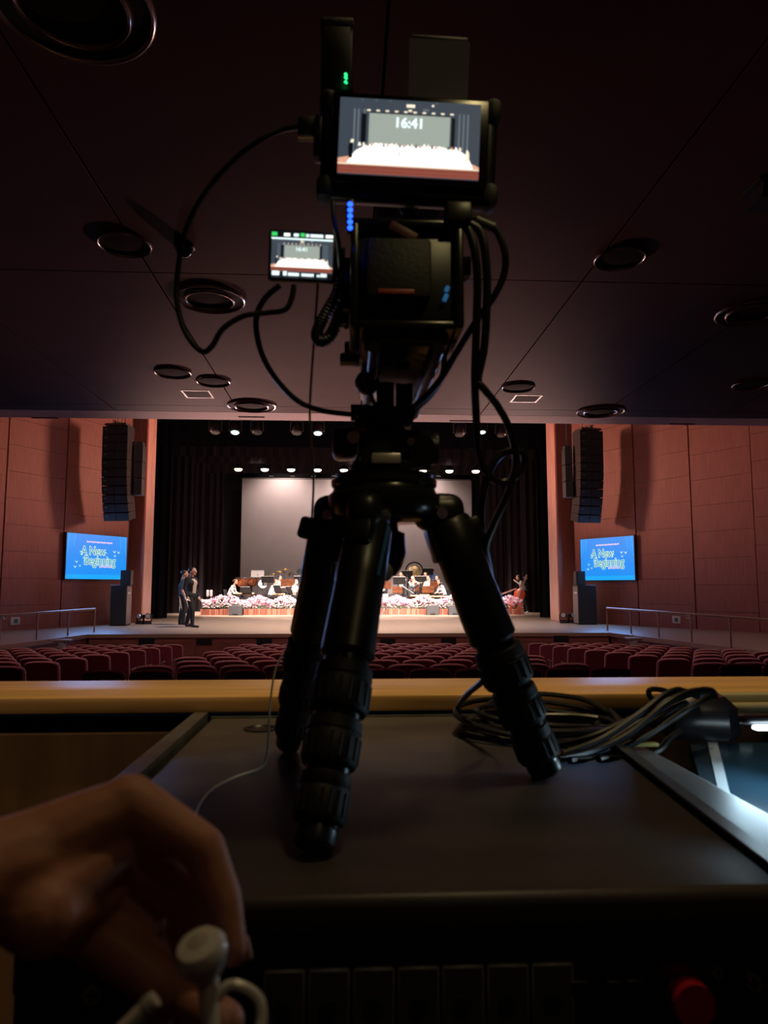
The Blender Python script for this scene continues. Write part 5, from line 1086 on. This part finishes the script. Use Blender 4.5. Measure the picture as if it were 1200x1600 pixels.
# ================================================================== HAND WITH EARPHONE
hand_skin = M('hand_skin', (.52, .225, .135), .55, var=.10, scale=60, bump=.12); nail_m = M('nail', (.60, .36, .28), .35)
def A_(x, y, Y): return at(x, y, Y)
caps = [(A_(-420, 1500, .30), .034, A_(-30, 1372, .375), .0265, 0), (A_(-30, 1372, .375), .0265, A_(40, 1352, .385), .0262, 0),
        (A_(40, 1345, .388), .0250, A_(195, 1262, .405), .0165, 0), (A_(50, 1365, .390), .0250, A_(180, 1325, .412), .0165, 0), (A_(40, 1390, .39), .0235, A_(160, 1385, .414), .0160, 0), (A_(20, 1400, .385), .023, A_(140, 1440, .412), .0150, 0)]
fing = [[(202, 1252, .405, .0150), (318, 1325, .402, .0118), (348, 1405, .396, .0103), (364, 1486, .388, .0078)],
        [(186, 1318, .412, .0145), (300, 1400, .415, .0118), (322, 1480, .408, .0100), (312, 1555, .396, .0080)],
        [(166, 1380, .414, .0138), (262, 1462, .420, .0112), (275, 1535, .412, .0095), (250, 1590, .398, .0078)],
        [(150, 1425, .412, .0125), (232, 1490, .418, .0098), (248, 1548, .410, .0084), (240, 1590, .400, .0070)],
        [(40, 1395, .390, .0195), (135, 1450, .402, .0150), (255, 1542, .396, .0112), (352, 1598, .372, .0100)]]
for ch in fing:
    for a, b in zip(ch, ch[1:]): caps.append((A_(*a[:3]), a[3], A_(*b[:3]), b[3], 0))
caps.append((A_(150, 1400, .398), .013, A_(70, 1430, .372), .020, 0)); caps.append((A_(175, 1330, .40), .014, A_(60, 1420, .375), .021, 0))
hm_ = organic('person', caps, [hand_skin], .0021, 10)
hb = A_(40, 1380, .385)
for v in hm_.vertices: v.co -= hb
ho = obj('person', hm_, None, hb); tag(ho, 'bare left hand and forearm pinching a white earphone in the foreground', 'person')
def nail(tip, prev, off, sx_=.0062):
    d = (tip - prev).normalized(); n = (V(off) - d * V(off).dot(d)).normalized(); s = d.cross(n)
    R = Matrix((s, d, n)).transposed(); m = MB(); m.rbox(tip + n * .0068 + d * .001, (sx_ * 1.7, .011, .0016), .0007, rot=R); part('fingernail', m, nail_m, ho)
nail(A_(364, 1486, .388), A_(348, 1405, .396), (.6, .9, .2)); nail(A_(352, 1598, .372), A_(255, 1542, .396), (0, -.9, .5), .0075)
# earphone
er = A_(316, 1492, .352); t = thing('earphone', er, 'white in-ear earphone pinched between finger and thumb', 'earphone')
ew = M('earphone_shell', (.72, .69, .62), .3)
ax = V((-.25, -.35, 1)).normalized()
part('ear_bud', MB().lathe(er, [(.0045, -.012), (.0085, -.008), (.0118, -.001), (.0122, .003), (.010, .0065), (.005, .008)], 24, axis=ax), ew, t)
part('bud_grille', MB().lathe(er + ax * .0075, [(.006, 0), (.004, .001)], 18, axis=ax), M('bud_grille', (.5, .47, .38), .5), t)
part('stem', MB().cyl(A_(322, 1512, .354), A_(330, 1608, .345), .0050, .0040, n=16), ew, t)
part('loose_cord', MB().tube([A_(338, 1560, .350), A_(358, 1540, .352), A_(385, 1545, .352), A_(406, 1565, .350), A_(408, 1600, .346), A_(395, 1640, .34)], .0026, n=8), ew, t)
e2 = thing('earphone', A_(222, 1575, .335), 'second white earphone end hanging below the palm', 'earphone')
part('stem', MB().cyl(A_(243, 1560, .337), A_(190, 1612, .334), .0036, n=14), ew, e2); part('collar', MB().cyl(A_(238, 1566, .337), A_(228, 1576, .336), .0044, n=14), M('collar_grey', (.4, .38, .34), .4), e2)
p0, p1 = A_(255, 1437, .366), A_(249, 1462, .366)
solo('metal_ring', MB().tube([p0, (p0 + p1) / 2 + V((.0008, -.001, 0)), p1], .0016, n=8), M('ring_gold', (.75, .65, .35), .25, metal=.8), (p0 + p1) / 2, 'glinting metal ring edge in the shadowed palm', 'ring')  # gold sliver standing in for a metallic glint
